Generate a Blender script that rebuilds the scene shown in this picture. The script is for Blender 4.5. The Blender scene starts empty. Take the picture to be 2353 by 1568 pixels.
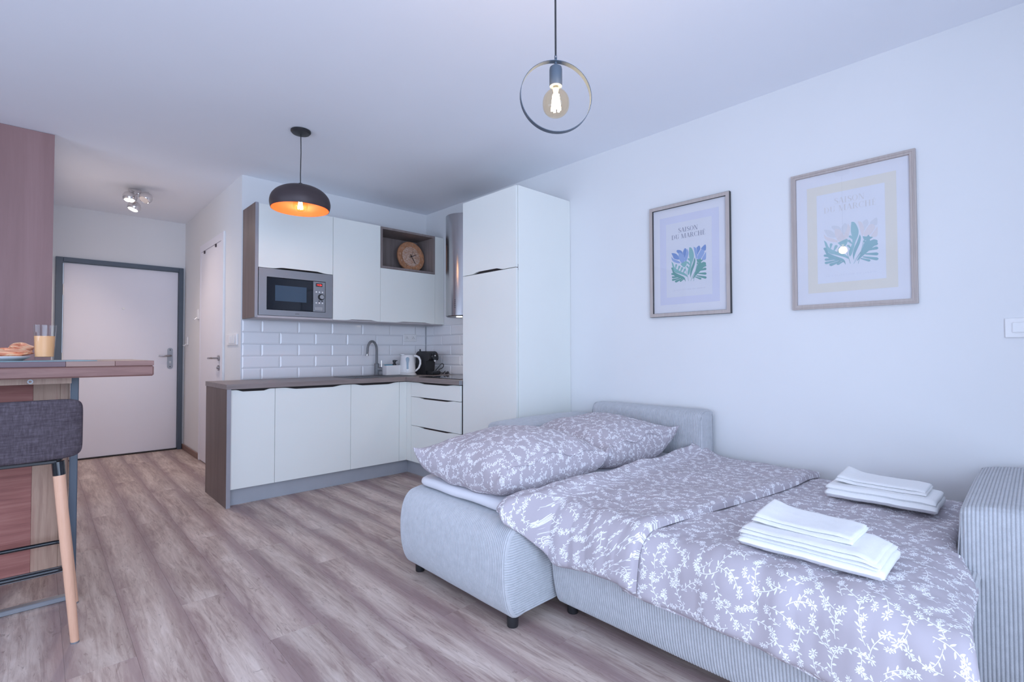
import bpy, bmesh, math, random
from mathutils import Vector, Matrix, noise
PI = math.pi
C = bpy.context.scene.collection
SC = bpy.context.scene
rnd = random.Random(7)

# ------------------------------------------------------------------ camera
cam_d = bpy.data.cameras.new('camera'); cam = bpy.data.objects.new('camera', cam_d); C.objects.link(cam)
cam_d.sensor_width = 36.0; cam_d.lens = 36.0 * 1147.45 / 2353.0; cam_d.clip_start = 0.02
YAW, PIT, ROL = math.radians(43.494), math.radians(1.276), math.radians(-0.153)
_f = Vector((math.sin(YAW)*math.cos(PIT), math.cos(YAW)*math.cos(PIT), math.sin(PIT)))
_r = Vector((math.cos(YAW), -math.sin(YAW), 0)); _u = _r.cross(_f)
_r2 = _r*math.cos(ROL) + _u*math.sin(ROL); _u2 = -_r*math.sin(ROL) + _u*math.cos(ROL)
cam.matrix_world = Matrix(((_r2.x, _u2.x, -_f.x, 0), (_r2.y, _u2.y, -_f.y, 0), (_r2.z, _u2.z, -_f.z, 1.10), (0, 0, 0, 1)))
SC.camera = cam

# ------------------------------------------------------------------ light, world, exposure
SC.view_settings.view_transform = 'Standard'; SC.view_settings.look = 'None'
SC.view_settings.gamma = 1.0; SC.view_settings.use_curve_mapping = False
SC.view_settings.exposure = 0.0
SC.cycles.max_bounces = 10; SC.cycles.diffuse_bounces = 6; SC.cycles.caustics_reflective = False
SC.cycles.caustics_refractive = False; SC.cycles.sample_clamp_indirect = 6.0
SC.cycles.use_denoising = True
W = bpy.data.worlds.new('sky'); SC.world = W; W.use_nodes = True
W.node_tree.nodes['Background'].inputs[0].default_value = (0.62, 0.76, 1.0, 1)
W.node_tree.nodes['Background'].inputs[1].default_value = 1.6

def lamp(name, kind, loc, energy, color, size=0.1, rot=(0, 0, 0), size_y=None, spot=None, blend=0.5, spread=None):
    l = bpy.data.lights.new(name, kind); o = bpy.data.objects.new(name, l); C.objects.link(o)
    l.energy = energy; l.color = color; o.location = loc; o.rotation_euler = rot
    if kind == 'AREA':
        l.shape = 'RECTANGLE'; l.size = size; l.size_y = size_y or size
        if spread: l.spread = spread
    else: l.shadow_soft_size = size
    if kind == 'SPOT': l.spot_size = spot; l.spot_blend = blend
    return o
DAY = (0.615, 0.742, 1.0)
# daylight lamps outside two added, unseen windows: behind the camera and in the left wall
lamp('added_window_daylight', 'AREA', (-0.45, -1.20, 1.30), 136, DAY, 3.6, (math.radians(100), 0, 0), 2.2)
lamp('added_side_daylight', 'AREA', (-3.12, 2.1, 1.0), 66, DAY, 3.4, (math.radians(104), 0, math.radians(-90)), 1.4)

# ------------------------------------------------------------------ node helpers
class NT:
    def __init__(s, name, rough=0.5, metal=0.0, spec=0.5):
        s.mat = bpy.data.materials.new(name); s.mat.use_nodes = True
        s.t = s.mat.node_tree; s.b = s.t.nodes['Principled BSDF']; s.out = s.t.nodes['Material Output']
        s.b.inputs['Roughness'].default_value = rough; s.b.inputs['Metallic'].default_value = metal
        s.b.inputs['Specular IOR Level'].default_value = spec
    def n(s, typ, **kw):
        x = s.t.nodes.new(typ)
        for k, v in kw.items(): setattr(x, k, v)
        return x
    def put(s, sock, v):
        if isinstance(v, bpy.types.NodeSocket): s.t.links.new(v, sock)
        elif v is not None: sock.default_value = v
    def m(s, op, a, b=None, c=None):
        x = s.n('ShaderNodeMath', operation=op); s.put(x.inputs[0], a)
        if b is not None: s.put(x.inputs[1], b)
        if c is not None: s.put(x.inputs[2], c)
        return x.outputs[0]
    def coord(s, kind='Object', scale=(1, 1, 1), rot=(0, 0, 0), rand=0.0):
        tc = s.n('ShaderNodeTexCoord'); mp = s.n('ShaderNodeMapping')
        s.t.links.new(tc.outputs[kind], mp.inputs[0]); mp.inputs['Scale'].default_value = scale
        mp.inputs['Rotation'].default_value = rot
        if rand:
            oi = s.n('ShaderNodeObjectInfo'); mu = s.n('ShaderNodeVectorMath', operation='SCALE')
            cx = s.n('ShaderNodeCombineXYZ')
            for i in range(3): s.t.links.new(oi.outputs['Random'], cx.inputs[i])
            s.t.links.new(cx.outputs[0], mu.inputs[0]); mu.inputs['Scale'].default_value = rand
            s.t.links.new(mu.outputs[0], mp.inputs['Location'])
        return mp.outputs[0]
    def noise(s, vec, scale=5, detail=4, rough=0.5, dist=0.0):
        x = s.n('ShaderNodeTexNoise'); s.put(x.inputs['Vector'], vec); x.inputs['Scale'].default_value = scale
        x.inputs['Detail'].default_value = detail; x.inputs['Roughness'].default_value = rough
        x.inputs['Distortion'].default_value = dist
        return x.outputs['Fac']
    def ramp(s, fac, stops):
        x = s.n('ShaderNodeValToRGB'); s.put(x.inputs[0], fac); e = x.color_ramp.elements
        while len(e) < len(stops): e.new(0.5)
        for i, (p, c) in enumerate(stops): e[i].position = p; e[i].color = (*c, 1)
        return x.outputs[0]
    def mix(s, fac, a, b, blend='MIX'):
        x = s.n('ShaderNodeMix', data_type='RGBA', blend_type=blend); s.put(x.inputs[0], fac)
        for k, v in ((6, a), (7, b)):
            s.put(x.inputs[k], (*v, 1) if isinstance(v, tuple) and len(v) == 3 else v)
        return x.outputs[2]
    def bump(s, h, strength=0.2, dist=0.002):
        x = s.n('ShaderNodeBump'); s.put(x.inputs['Height'], h); x.inputs['Strength'].default_value = strength
        x.inputs['Distance'].default_value = dist; s.t.links.new(x.outputs[0], s.b.inputs['Normal'])
    def col(s, c): s.put(s.b.inputs['Base Color'], (*c, 1) if isinstance(c, tuple) and len(c) == 3 else c); return s

def plain(name, c, rough=0.5, metal=0.0, spec=0.5, var=0.03, sc=8, coat=0.0, bump=0.0, bsc=200):
    t = NT(name, rough, metal, spec)
    v = t.coord()
    f = t.noise(v, sc, 3)
    c2 = tuple(max(0, x*(1-var)) for x in c); c1 = tuple(min(1, x*(1+var)) for x in c)
    t.col(t.ramp(f, [(0.3, c1), (0.7, c2)]))
    if coat: t.b.inputs['Coat Weight'].default_value = coat; t.b.inputs['Coat Roughness'].default_value = 0.05
    if bump: t.bump(t.noise(v, bsc, 3), bump, 0.001)
    return t.mat

def wood(name, stops, axis='z', sc=1.0, rough=0.45, rand=0.0, knots=0.0, bump=0.15, spec=0.4):
    t = NT(name, rough, 0, spec)
    s = {'x': (0.9, 14, 14), 'y': (14, 0.9, 14), 'z': (14, 14, 0.9)}[axis]
    v = t.coord('Object', tuple(a*sc for a in s), rand=rand)
    f = t.noise(v, 1.6, 8, 0.62, 0.6)
    f2 = t.noise(v, 7.0, 4, 0.6)
    ff = t.m('ADD', t.m('MULTIPLY', f, 0.78), t.m('MULTIPLY', f2, 0.22))
    t.col(t.ramp(ff, stops)); t.bump(f2, bump, 0.001)
    return t.mat

def emit(name, c, strength):
    m = bpy.data.materials.new(name); m.use_nodes = True; t = m.node_tree; t.nodes.clear()
    e = t.nodes.new('ShaderNodeEmission'); o = t.nodes.new('ShaderNodeOutputMaterial')
    e.inputs[0].default_value = (*c, 1); e.inputs[1].default_value = strength; t.links.new(e.outputs[0], o.inputs[0])
    return m

def glass(name, tint=(1, 1, 1), refl=1.0, ior=1.45, rough=0.0):
    m = bpy.data.materials.new(name); m.use_nodes = True; t = m.node_tree; t.nodes.clear()
    o = t.nodes.new('ShaderNodeOutputMaterial'); mx = t.nodes.new('ShaderNodeMixShader')
    tr = t.nodes.new('ShaderNodeBsdfTransparent'); gl = t.nodes.new('ShaderNodeBsdfGlossy'); fr = t.nodes.new('ShaderNodeFresnel')
    tr.inputs[0].default_value = (*tint, 1); gl.inputs['Roughness'].default_value = rough; fr.inputs[0].default_value = ior
    mu = t.nodes.new('ShaderNodeMath'); mu.operation = 'MULTIPLY'; mu.inputs[1].default_value = refl
    ge = t.nodes.new('ShaderNodeNewGeometry'); iv = t.nodes.new('ShaderNodeMath'); iv.operation = 'SUBTRACT'; iv.inputs[0].default_value = 1.0
    t.links.new(ge.outputs['Backfacing'], iv.inputs[1]); m2 = t.nodes.new('ShaderNodeMath'); m2.operation = 'MULTIPLY'
    t.links.new(fr.outputs[0], mu.inputs[0]); t.links.new(mu.outputs[0], m2.inputs[0]); t.links.new(iv.outputs[0], m2.inputs[1]); t.links.new(m2.outputs[0], mx.inputs[0])
    t.links.new(tr.outputs[0], mx.inputs[1]); t.links.new(gl.outputs[0], mx.inputs[2]); t.links.new(mx.outputs[0], o.inputs[0])
    return m

# ------------------------------------------------------------------ materials
M = {}
M['wall'] = plain('wall_paint', (0.76, 0.765, 0.775), 0.75, spec=0.2, var=0.01, sc=2, bump=0.03, bsc=300)
M['ceil'] = plain('ceiling_paint', (0.86, 0.88, 0.93), 0.85, spec=0.15, var=0.01, sc=1.5)
M['cream'] = plain('cream_laminate', (0.83, 0.85, 0.81), 0.42, spec=0.4, var=0.008, sc=3)
M['white'] = plain('white_paint', (0.80, 0.80, 0.80), 0.4, var=0.01)
M['white_plastic'] = plain('white_plastic', (0.80, 0.79, 0.79), 0.22, var=0.01)
M['door_white'] = plain('door_paint', (0.78, 0.77, 0.83), 0.45, var=0.012, sc=2)
M['frame_blue'] = plain('blue_grey_metal_paint', (0.075, 0.10, 0.135), 0.4, var=0.03)
M['steel'] = plain('brushed_steel', (0.42, 0.41, 0.42), 0.22, 1.0, var=0.04, sc=3)
M['steel_matte'] = plain('matte_steel', (0.30, 0.31, 0.335), 0.42, 0.6, var=0.03, sc=3)
M['chrome'] = plain('chrome', (0.78, 0.76, 0.76), 0.12, 1.0, var=0.01)
M['black'] = plain('matte_black', (0.02, 0.02, 0.023), 0.45, var=0.05)
M['black_gloss'] = plain('gloss_black', (0.012, 0.014, 0.018), 0.12, var=0.05)
M['black_glass'] = plain('black_glass', (0.008, 0.012, 0.02), 0.04, var=0.02)
M['dark_gap'] = plain('dark_recess', (0.03, 0.025, 0.025), 0.8)
M['plinth'] = plain('grey_plinth', (0.42, 0.44, 0.48), 0.4, 0.1, var=0.03)
M['granite'] = plain('grey_granite_composite', (0.17, 0.175, 0.185), 0.45, var=0.15, sc=90)
M['bronze'] = plain('dark_bronze_shade', (0.060, 0.045, 0.050), 0.5, 0.3, var=0.03)
M['copper'] = plain('orange_copper_lining', (0.88, 0.21, 0.085), 0.4, 0.25, var=0.03)
M['teal'] = plain('teal_placemat', (0.30, 0.43, 0.46), 0.7, var=0.05, sc=60, bump=0.2)
M['juice'] = plain('orange_juice', (0.86, 0.44, 0.20), 0.4, var=0.03)
M['ceramic'] = plain('glazed_ceramic', (0.70, 0.68, 0.70), 0.5, var=0.02)
M['grout'] = plain('grout', (0.42, 0.43, 0.46), 0.8)
M['tile'] = plain('glazed_white_tile', (0.80, 0.80, 0.82), 0.09, var=0.01, sc=3)
M['sheet'] = plain('white_cotton_sheet', (0.74, 0.74, 0.78), 0.85, spec=0.1, var=0.01, bump=0.05)
M['terry'] = plain('white_terry', (0.88, 0.88, 0.88), 0.95, spec=0.05, var=0.02, sc=300, bump=0.6, bsc=500)
M['glass'] = glass('clear_glass', (0.97, 0.98, 0.98), 1.0)
M['picture_glass'] = glass('picture_glass', (0.98, 0.98, 0.99), 1.25)
M['bulb_glass'] = glass('amber_bulb_glass', (1.0, 0.90, 0.74), 1.0)
M['filament'] = emit('filament', (1.0, 0.80, 0.50), 60)
M['filament_glow'] = emit('filament_glow', (1.0, 0.72, 0.42), 8)
M['lens'] = emit('spot_lens', (1.0, 0.93, 0.84), 25)
M['led'] = emit('red_display', (1.0, 0.06, 0.06), 2.5)
M['cork'] = plain('terracotta_clock', (0.46, 0.215, 0.11), 0.7, var=0.3, sc=24)
def wash_mat():
    t = NT('white_washed_clay', 0.8); v = t.coord('Object', (1, 1, 1)); wv = t.n('ShaderNodeTexWave', wave_type='RINGS', rings_direction='SPHERICAL')
    mp = t.coord('Object'); t.put(wv.inputs['Vector'], mp); wv.inputs['Scale'].default_value = 26; wv.inputs['Distortion'].default_value = 9; wv.inputs['Detail'].default_value = 3; wv.inputs['Detail Scale'].default_value = 3
    f = t.m('MULTIPLY', wv.outputs['Fac'], t.noise(v, 30, 4)); t.col(t.ramp(f, [(0.12, (0.44, 0.22, 0.12)), (0.42, (0.66, 0.50, 0.42))])); return t.mat
M['clock_wash'] = wash_mat()
M['numeral'] = plain('pale_clay_numeral', (0.60, 0.38, 0.26), 0.75, var=0.1)

kw = [(0.30, (0.110, 0.072, 0.064)), (0.46, (0.150, 0.103, 0.092)), (0.60, (0.185, 0.130, 0.116)), (0.75, (0.135, 0.092, 0.082))]
M['brown'] = wood('brown_wood_laminate', kw, 'z', 0.9)
kx = [(0.30, (0.20, 0.160, 0.150)), (0.5, (0.255, 0.210, 0.200)), (0.72, (0.29, 0.245, 0.235))]
M['work_x'] = wood('grey_brown_worktop_x', kx, 'x', 1.6, 0.4)
M['work_y'] = wood('grey_brown_worktop_y', kx, 'y', 1.6, 0.4)
M['niche'] = wood('grey_brown_laminate', kx, 'z', 1.2, 0.45)
M['edge_band'] = plain('light_grey_edge_band', (0.33, 0.32, 0.35), 0.4)
M['under_board'] = plain('bounce_lit_underside', (0.50, 0.46, 0.47), 0.4)  # underside colour lightened to stand in for reflected light
M['panel_wood'] = wood('reddish_wood_wall_panel', [(0.28, (0.245, 0.140, 0.135)), (0.5, (0.295, 0.172, 0.168)), (0.74, (0.345, 0.21, 0.205))], 'z', 0.35, 0.5)
M['base_wood'] = wood('brown_skirting', [(0.3, (0.20, 0.11, 0.09)), (0.7, (0.27, 0.16, 0.13))], 'y', 1.0)
M['beech'] = wood('beech', [(0.3, (0.62, 0.34, 0.22)), (0.55, (0.70, 0.41, 0.28)), (0.75, (0.58, 0.31, 0.20))], 'z', 2.0, 0.35)
M['frame_oak'] = wood('pale_grey_oak', [(0.3, (0.42, 0.36, 0.34)), (0.7, (0.52, 0.46, 0.43))], 'z', 4.0, 0.5)
M['table_red'] = wood('rough_red_wood', [(0.3, (0.20, 0.070, 0.060)), (0.5, (0.32, 0.125, 0.105)), (0.7, (0.40, 0.18, 0.15))], 'x', 2.0, 0.6, rand=7, bump=0.5)
M['table_pale'] = wood('pale_table_wood', [(0.3, (0.30, 0.17, 0.125)), (0.5, (0.45, 0.30, 0.22)), (0.72, (0.36, 0.19, 0.145))], 'z', 1.4, 0.5, rand=7)
M['stave'] = wood('table_stave', [(0.25, (0.16, 0.075, 0.065)), (0.5, (0.33, 0.185, 0.145)), (0.75, (0.42, 0.27, 0.21))], 'x', 1.6, 0.45, rand=23)
SV = []
for _k, (_a, _b) in enumerate((((0.12, 0.068, 0.080), (0.17, 0.10, 0.112)), ((0.20, 0.098, 0.085), (0.28, 0.15, 0.125)), ((0.36, 0.25, 0.20), (0.44, 0.32, 0.26)), ((0.15, 0.08, 0.08), (0.23, 0.128, 0.12)), ((0.26, 0.15, 0.125), (0.34, 0.21, 0.17)))):
    SV.append(wood('stave_wood_%d' % _k, [(0.3, _a), (0.7, _b)], 'x', 2.0, 0.45, rand=5))
M['table_top'] = wood('table_top_band', [(0.25, (0.17, 0.085, 0.075)), (0.5, (0.245, 0.128, 0.110)), (0.75, (0.30, 0.17, 0.145))], 'x', 3.0, 0.55, rand=3, bump=0.4)

def floor_mat():
    t = NT('oak_laminate', 0.42, 0, 0.35)
    oi = t.n('ShaderNodeObjectInfo'); tc = t.n('ShaderNodeTexCoord'); sep = t.n('ShaderNodeSeparateXYZ')
    t.t.links.new(tc.outputs['Object'], sep.inputs[0])
    x, y = sep.outputs[0], sep.outputs[1]
    r = oi.outputs['Random']
    off = t.m('MULTIPLY', r, 37.0)
    cb = t.n('ShaderNodeCombineXYZ')
    t.put(cb.inputs[0], t.m('ADD', t.m('MULTIPLY', x, 9.0), off)); t.put(cb.inputs[1], t.m('ADD', t.m('MULTIPLY', y, 1.5), off))
    big = t.noise(cb.outputs[0], 1.0, 5, 0.6, 1.2)
    cb2 = t.n('ShaderNodeCombineXYZ')
    t.put(cb2.inputs[0], t.m('ADD', t.m('MULTIPLY', x, 60.0), off)); t.put(cb2.inputs[1], t.m('ADD', t.m('MULTIPLY', y, 4.0), off))
    fine = t.noise(cb2.outputs[0], 1.0, 6, 0.65, 1.0)
    # dark strips along one long edge of each board, pale heart with cathedral grain
    wv = t.m('ADD', t.m('ADD', t.m('DIVIDE', x, 0.193), t.m('MULTIPLY', t.m('SUBTRACT', big, 0.5), 0.45)), t.m('MULTIPLY', t.m('SUBTRACT', r, 0.5), 0.25))
    edge = t.m('ABSOLUTE', wv)
    base = t.ramp(t.m('ADD', t.m('MULTIPLY', big, 0.55), t.m('MULTIPLY', fine, 0.45)),
                  [(0.34, (0.30, 0.215, 0.19)), (0.44, (0.44, 0.335, 0.295)), (0.53, (0.57, 0.46, 0.405)), (0.66, (0.72, 0.61, 0.55))])
    em = t.n('ShaderNodeMapRange'); t.put(em.inputs[0], edge); em.inputs[1].default_value = 0.20; em.inputs[2].default_value = 0.46
    col = t.mix(t.m('MULTIPLY', em.outputs[0], 0.72), base, (0.285, 0.19, 0.19))
    # dark thin cracks
    cb3 = t.n('ShaderNodeCombineXYZ')
    t.put(cb3.inputs[0], t.m('ADD', t.m('MULTIPLY', x, 34.0), off)); t.put(cb3.inputs[1], t.m('ADD', t.m('MULTIPLY', y, 6.0), off))
    ck = t.noise(cb3.outputs[0], 1.0, 5, 0.7, 2.2)
    cm = t.n('ShaderNodeMapRange'); t.put(cm.inputs[0], ck); cm.inputs[1].default_value = 0.575; cm.inputs[2].default_value = 0.66
    col = t.mix(t.m('MULTIPLY', cm.outputs[0], 0.45), col, (0.17, 0.11, 0.09))
    tone = t.m('ADD', t.m('MULTIPLY', r, 0.16), 0.90)
    tn = t.n('ShaderNodeVectorMath', operation='SCALE'); t.put(tn.inputs[0], col); t.put(tn.inputs['Scale'], tone)
    t.put(t.b.inputs['Base Color'], tn.outputs[0])
    t.bump(fine, 0.12, 0.001)
    return t.mat
M['floor'] = floor_mat()
M['floor_base'] = plain('floor_underlay', (0.24, 0.17, 0.155), 0.6)

def linen_mat():
    t = NT('dark_grey_linen', 0.9, 0, 0.15)
    a = t.noise(t.coord('Object', (160, 30, 30)), 1, 4, 0.7); b = t.noise(t.coord('Object', (22, 30, 200)), 1, 4, 0.7)
    f = t.m('ADD', t.m('MULTIPLY', a, 0.5), t.m('MULTIPLY', b, 0.5))
    t.col(t.ramp(f, [(0.34, (0.052, 0.040, 0.050)), (0.5, (0.082, 0.066, 0.078)), (0.66, (0.135, 0.115, 0.135))])); t.bump(f, 0.5, 0.001)
    return t.mat
M['linen'] = linen_mat()

def cord_mat():
    t = NT('pale_grey_corduroy', 0.9, 0, 0.12)
    v = t.coord(); a = t.noise(v, 420, 3, 0.7); b = t.noise(v, 40, 3)
    t.col(t.ramp(t.m('ADD', t.m('MULTIPLY', a, 0.6), t.m('MULTIPLY', b, 0.4)), [(0.3, (0.44, 0.455, 0.48)), (0.7, (0.60, 0.61, 0.64))])); t.bump(a, 0.7, 0.002)
    t.b.inputs['Sheen Weight'].default_value = 0.3
    return t.mat
M['cord'] = cord_mat()

def floral_mat(scale=1.0):
    t = NT('mauve_cotton_with_white_sprigs', 0.75, 0, 0.2)
    uv = t.n('ShaderNodeUVMap'); sep = t.n('ShaderNodeSeparateXYZ'); t.t.links.new(uv.outputs[0], sep.inputs[0])
    def layer(cell, ox, oy, flip):
        X = t.m('ADD', t.m('DIVIDE', sep.outputs[0], cell), ox); Y = t.m('ADD', t.m('DIVIDE', sep.outputs[1], cell), oy)
        ix, iy = t.m('FLOOR', X), t.m('FLOOR', Y)
        fx, fy = t.m('SUBTRACT', t.m('SUBTRACT', X, ix), 0.5), t.m('SUBTRACT', t.m('SUBTRACT', Y, iy), 0.5)
        cb = t.n('ShaderNodeCombineXYZ'); t.put(cb.inputs[0], t.m('ADD', ix, 3.7*flip)); t.put(cb.inputs[1], iy)
        wn = t.n('ShaderNodeTexWhiteNoise', noise_dimensions='2D'); t.t.links.new(cb.outputs[0], wn.inputs['Vector'])
        sc = t.n('ShaderNodeSeparateColor'); t.t.links.new(wn.outputs['Color'], sc.inputs[0])
        th = t.m('MULTIPLY', sc.outputs[0], 2*PI); c, s = t.m('COSINE', th), t.m('SINE', th)
        px = t.m('ADD', t.m('MULTIPLY', fx, c), t.m('MULTIPLY', fy, s)); py = t.m('SUBTRACT', t.m('MULTIPLY', fy, c), t.m('MULTIPLY', fx, s))
        d = t.m('ADD', t.m('SUBTRACT', py, t.m('MULTIPLY', t.m('MULTIPLY', px, px), 0.55)), 0.04)
        ad, apx = t.m('ABSOLUTE', d), t.m('ABSOLUTE', px)
        stem = t.m('MULTIPLY', t.m('LESS_THAN', ad, 0.0105), t.m('LESS_THAN', apx, 0.42))
        p = 0.235
        a = t.m('ADD', px, t.m('MULTIPLY', t.m('GREATER_THAN', d, 0.0), 0.45*p))
        tt = t.m('SUBTRACT', t.m('FLOORED_MODULO', a, p), 0.5*p + 0.03)
        ca, sa = math.cos(math.radians(52)), math.sin(math.radians(52))
        u = t.m('ADD', t.m('MULTIPLY', tt, ca), t.m('MULTIPLY', ad, sa)); v = t.m('SUBTRACT', t.m('MULTIPLY', ad, ca), t.m('MULTIPLY', tt, sa))
        q = t.m('ADD', t.m('POWER', t.m('DIVIDE', t.m('SUBTRACT', u, 0.092), 0.072), 2.0), t.m('POWER', t.m('DIVIDE', v, 0.025), 2.0))
        leaf = t.m('MULTIPLY', t.m('LESS_THAN', q, 1.0), t.m('LESS_THAN', t.m('ABSOLUTE', t.m('ADD', px, 0.06)), 0.30))
        fxx = t.m('SUBTRACT', px, 0.33)
        r = t.m('SQRT', t.m('ADD', t.m('MULTIPLY', fxx, fxx), t.m('MULTIPLY', d, d)))
        ph = t.m('ARCTAN2', d, fxx); pm = t.m('MULTIPLY', t.m('SUBTRACT', t.m('FLOORED_MODULO', ph, PI/4), PI/8), r)
        pq = t.m('ADD', t.m('POWER', t.m('DIVIDE', t.m('SUBTRACT', r, 0.088), 0.048), 2.0), t.m('POWER', t.m('DIVIDE', pm, 0.018), 2.0))
        fl = t.m('MAXIMUM', t.m('LESS_THAN', pq, 1.0), t.m('LESS_THAN', r, 0.020))
        return t.m('MAXIMUM', t.m('MAXIMUM', stem, leaf), fl)
    k = t.m('MAXIMUM', t.m('MAXIMUM', layer(0.090*scale, 0.0, 0.0, 0), layer(0.090*scale, 0.5, 0.53, 1)), layer(0.072*scale, 0.31, 0.17, 2))
    t.col(t.mix(k, (0.455, 0.415, 0.455), (0.84, 0.84, 0.87)))
    v = t.coord(); t.bump(t.noise(v, 600, 2), 0.08, 0.0005)
    return t.mat
M['floral'] = floral_mat(1.0)
M['floral_small'] = floral_mat(0.92)

# ------------------------------------------------------------------ geometry helpers
WL = {}                                           # world position of every parent
class MB:
    def __init__(s): s.v = []; s.f = []; s.uv = {}
    def add(s, vs, fs, uvs=None):
        o = len(s.v); s.v += [tuple(p) for p in vs]
        for f in fs: s.f.append(tuple(i+o for i in f))
        if uvs:
            for i, w in enumerate(uvs): s.uv[i+o] = w
        return s
    def box(s, x0, x1, y0, y1, z0, z1, bev=0.0, seg=1):
        bm = bmesh.new(); bmesh.ops.create_cube(bm, size=1)
        for v in bm.verts: v.co = Vector(((x0+x1)/2+v.co.x*(x1-x0), (y0+y1)/2+v.co.y*(y1-y0), (z0+z1)/2+v.co.z*(z1-z0)))
        if bev: bmesh.ops.bevel(bm, geom=list(bm.edges), offset=bev, segments=seg, affect='EDGES', profile=0.5)
        bm.verts.index_update(); s.add([v.co[:] for v in bm.verts], [[v.index for v in f.verts] for f in bm.faces]); bm.free(); return s
    def cyl(s, p0, p1, r0, r1=None, n=20, caps=True):
        return s.tube([p0, p1], [r0, r0 if r1 is None else r1], n, caps)
    def tube(s, pts, r, n=12, caps=True, closed=False):
        pts = [Vector(p) for p in pts]; k = len(pts); rs = r if isinstance(r, (list, tuple)) else [r]*k
        vs, up = [], None
        for i in range(k):
            a = pts[i-1] if (i or closed) else pts[i]; b = pts[(i+1) % k] if (i < k-1 or closed) else pts[i]
            d = (b-a).normalized()
            if up is None: up = d.orthogonal().normalized()
            up = (up - d*up.dot(d)).normalized(); w = d.cross(up)
            for j in range(n):
                an = 2*PI*j/n; vs.append(pts[i] + (up*math.cos(an)+w*math.sin(an))*rs[i])
        fs = []
        for i in range(k if closed else k-1):
            i2 = (i+1) % k
            for j in range(n): j2 = (j+1) % n; fs.append((i*n+j, i*n+j2, i2*n+j2, i2*n+j))
        if caps and not closed: fs.append(tuple(range(n))[::-1]); fs.append(tuple((k-1)*n+j for j in range(n)))
        return s.add(vs, fs)
    def lathe(s, c, prof, n=32, ax=None):
        c = Vector(c); R = Vector((0, 0, 1)).rotation_difference(Vector(ax)).to_matrix() if ax else Matrix.Identity(3)
        vs = []
        for r, z in prof:
            for j in range(n): an = 2*PI*j/n; vs.append(c + R @ Vector((r*math.cos(an), r*math.sin(an), z)))
        fs = [(i*n+j, i*n+(j+1) % n, (i+1)*n+(j+1) % n, (i+1)*n+j) for i in range(len(prof)-1) for j in range(n)]
        return s.add(vs, fs)
    def ball(s, c, r, n=20, sc=(1, 1, 1)):
        m = n//2; vs = []; fs = []
        for i in range(m+1):
            th = PI*i/m
            for j in range(n):
                ph = 2*PI*j/n; vs.append((c[0]+r*sc[0]*math.sin(th)*math.cos(ph), c[1]+r*sc[1]*math.sin(th)*math.sin(ph), c[2]+r*sc[2]*math.cos(th)))
        for i in range(m):
            for j in range(n): fs.append((i*n+j, (i+1)*n+j, (i+1)*n+(j+1) % n, i*n+(j+1) % n))
        return s.add(vs, fs)
    def prism(s, poly, fn, d0, d1):
        n = len(poly); vs = [fn(a, b, d0) for a, b in poly] + [fn(a, b, d1) for a, b in poly]
        fs = [tuple(range(n))[::-1], tuple(range(n, 2*n))] + [(i, (i+1) % n, n+(i+1) % n, n+i) for i in range(n)]
        return s.add(vs, fs)
    def grid(s, fn, ni, nj, uvf=None, wrap_j=False):
        vs = [fn(i, j) for i in range(ni) for j in range(nj)]
        uvs = [uvf(i, j) for i in range(ni) for j in range(nj)] if uvf else None
        fs = [(i*nj+j, (i+1)*nj+j, (i+1)*nj+(j+1) % nj, i*nj+(j+1) % nj) for i in range(ni-1) for j in range(nj if wrap_j else nj-1)]
        return s.add(vs, fs, uvs)
    def build(s, name, mat, parent=None, smooth=35, origin=None, fix=True):
        if parent is None:
            if origin is None:
                xs, ys, zs = zip(*s.v); origin = ((min(xs)+max(xs))/2, (min(ys)+max(ys))/2, min(zs))
        else: origin = WL[parent.name]
        me = bpy.data.meshes.new(name)
        me.from_pydata([(a-origin[0], b-origin[1], c-origin[2]) for a, b, c in s.v], [], s.f)
        if s.uv:
            l = me.uv_layers.new(name='UVMap'); idx = [0]*len(me.loops); me.loops.foreach_get('vertex_index', idx)
            out = []
            for i in idx: out += list(s.uv.get(i, (0, 0)))
            l.data.foreach_set('uv', out)
        if fix:
            bm = bmesh.new(); bm.from_mesh(me)
            bmesh.ops.remove_doubles(bm, verts=bm.verts, dist=1e-6) if not s.uv else None
            bmesh.ops.recalc_face_normals(bm, faces=bm.faces); bm.to_mesh(me); bm.free()
        if mat: me.materials.append(M[mat] if isinstance(mat, str) else mat)
        if smooth:
            me.polygons.foreach_set('use_smooth', [True]*len(me.polygons))
            if smooth < 180: me.set_sharp_from_angle(angle=math.radians(smooth))
        o = bpy.data.objects.new(name, me); C.objects.link(o)
        if parent is None: o.location = origin; WL[o.name] = origin
        else: o.parent = parent; WL[o.name] = origin
        return o

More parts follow.
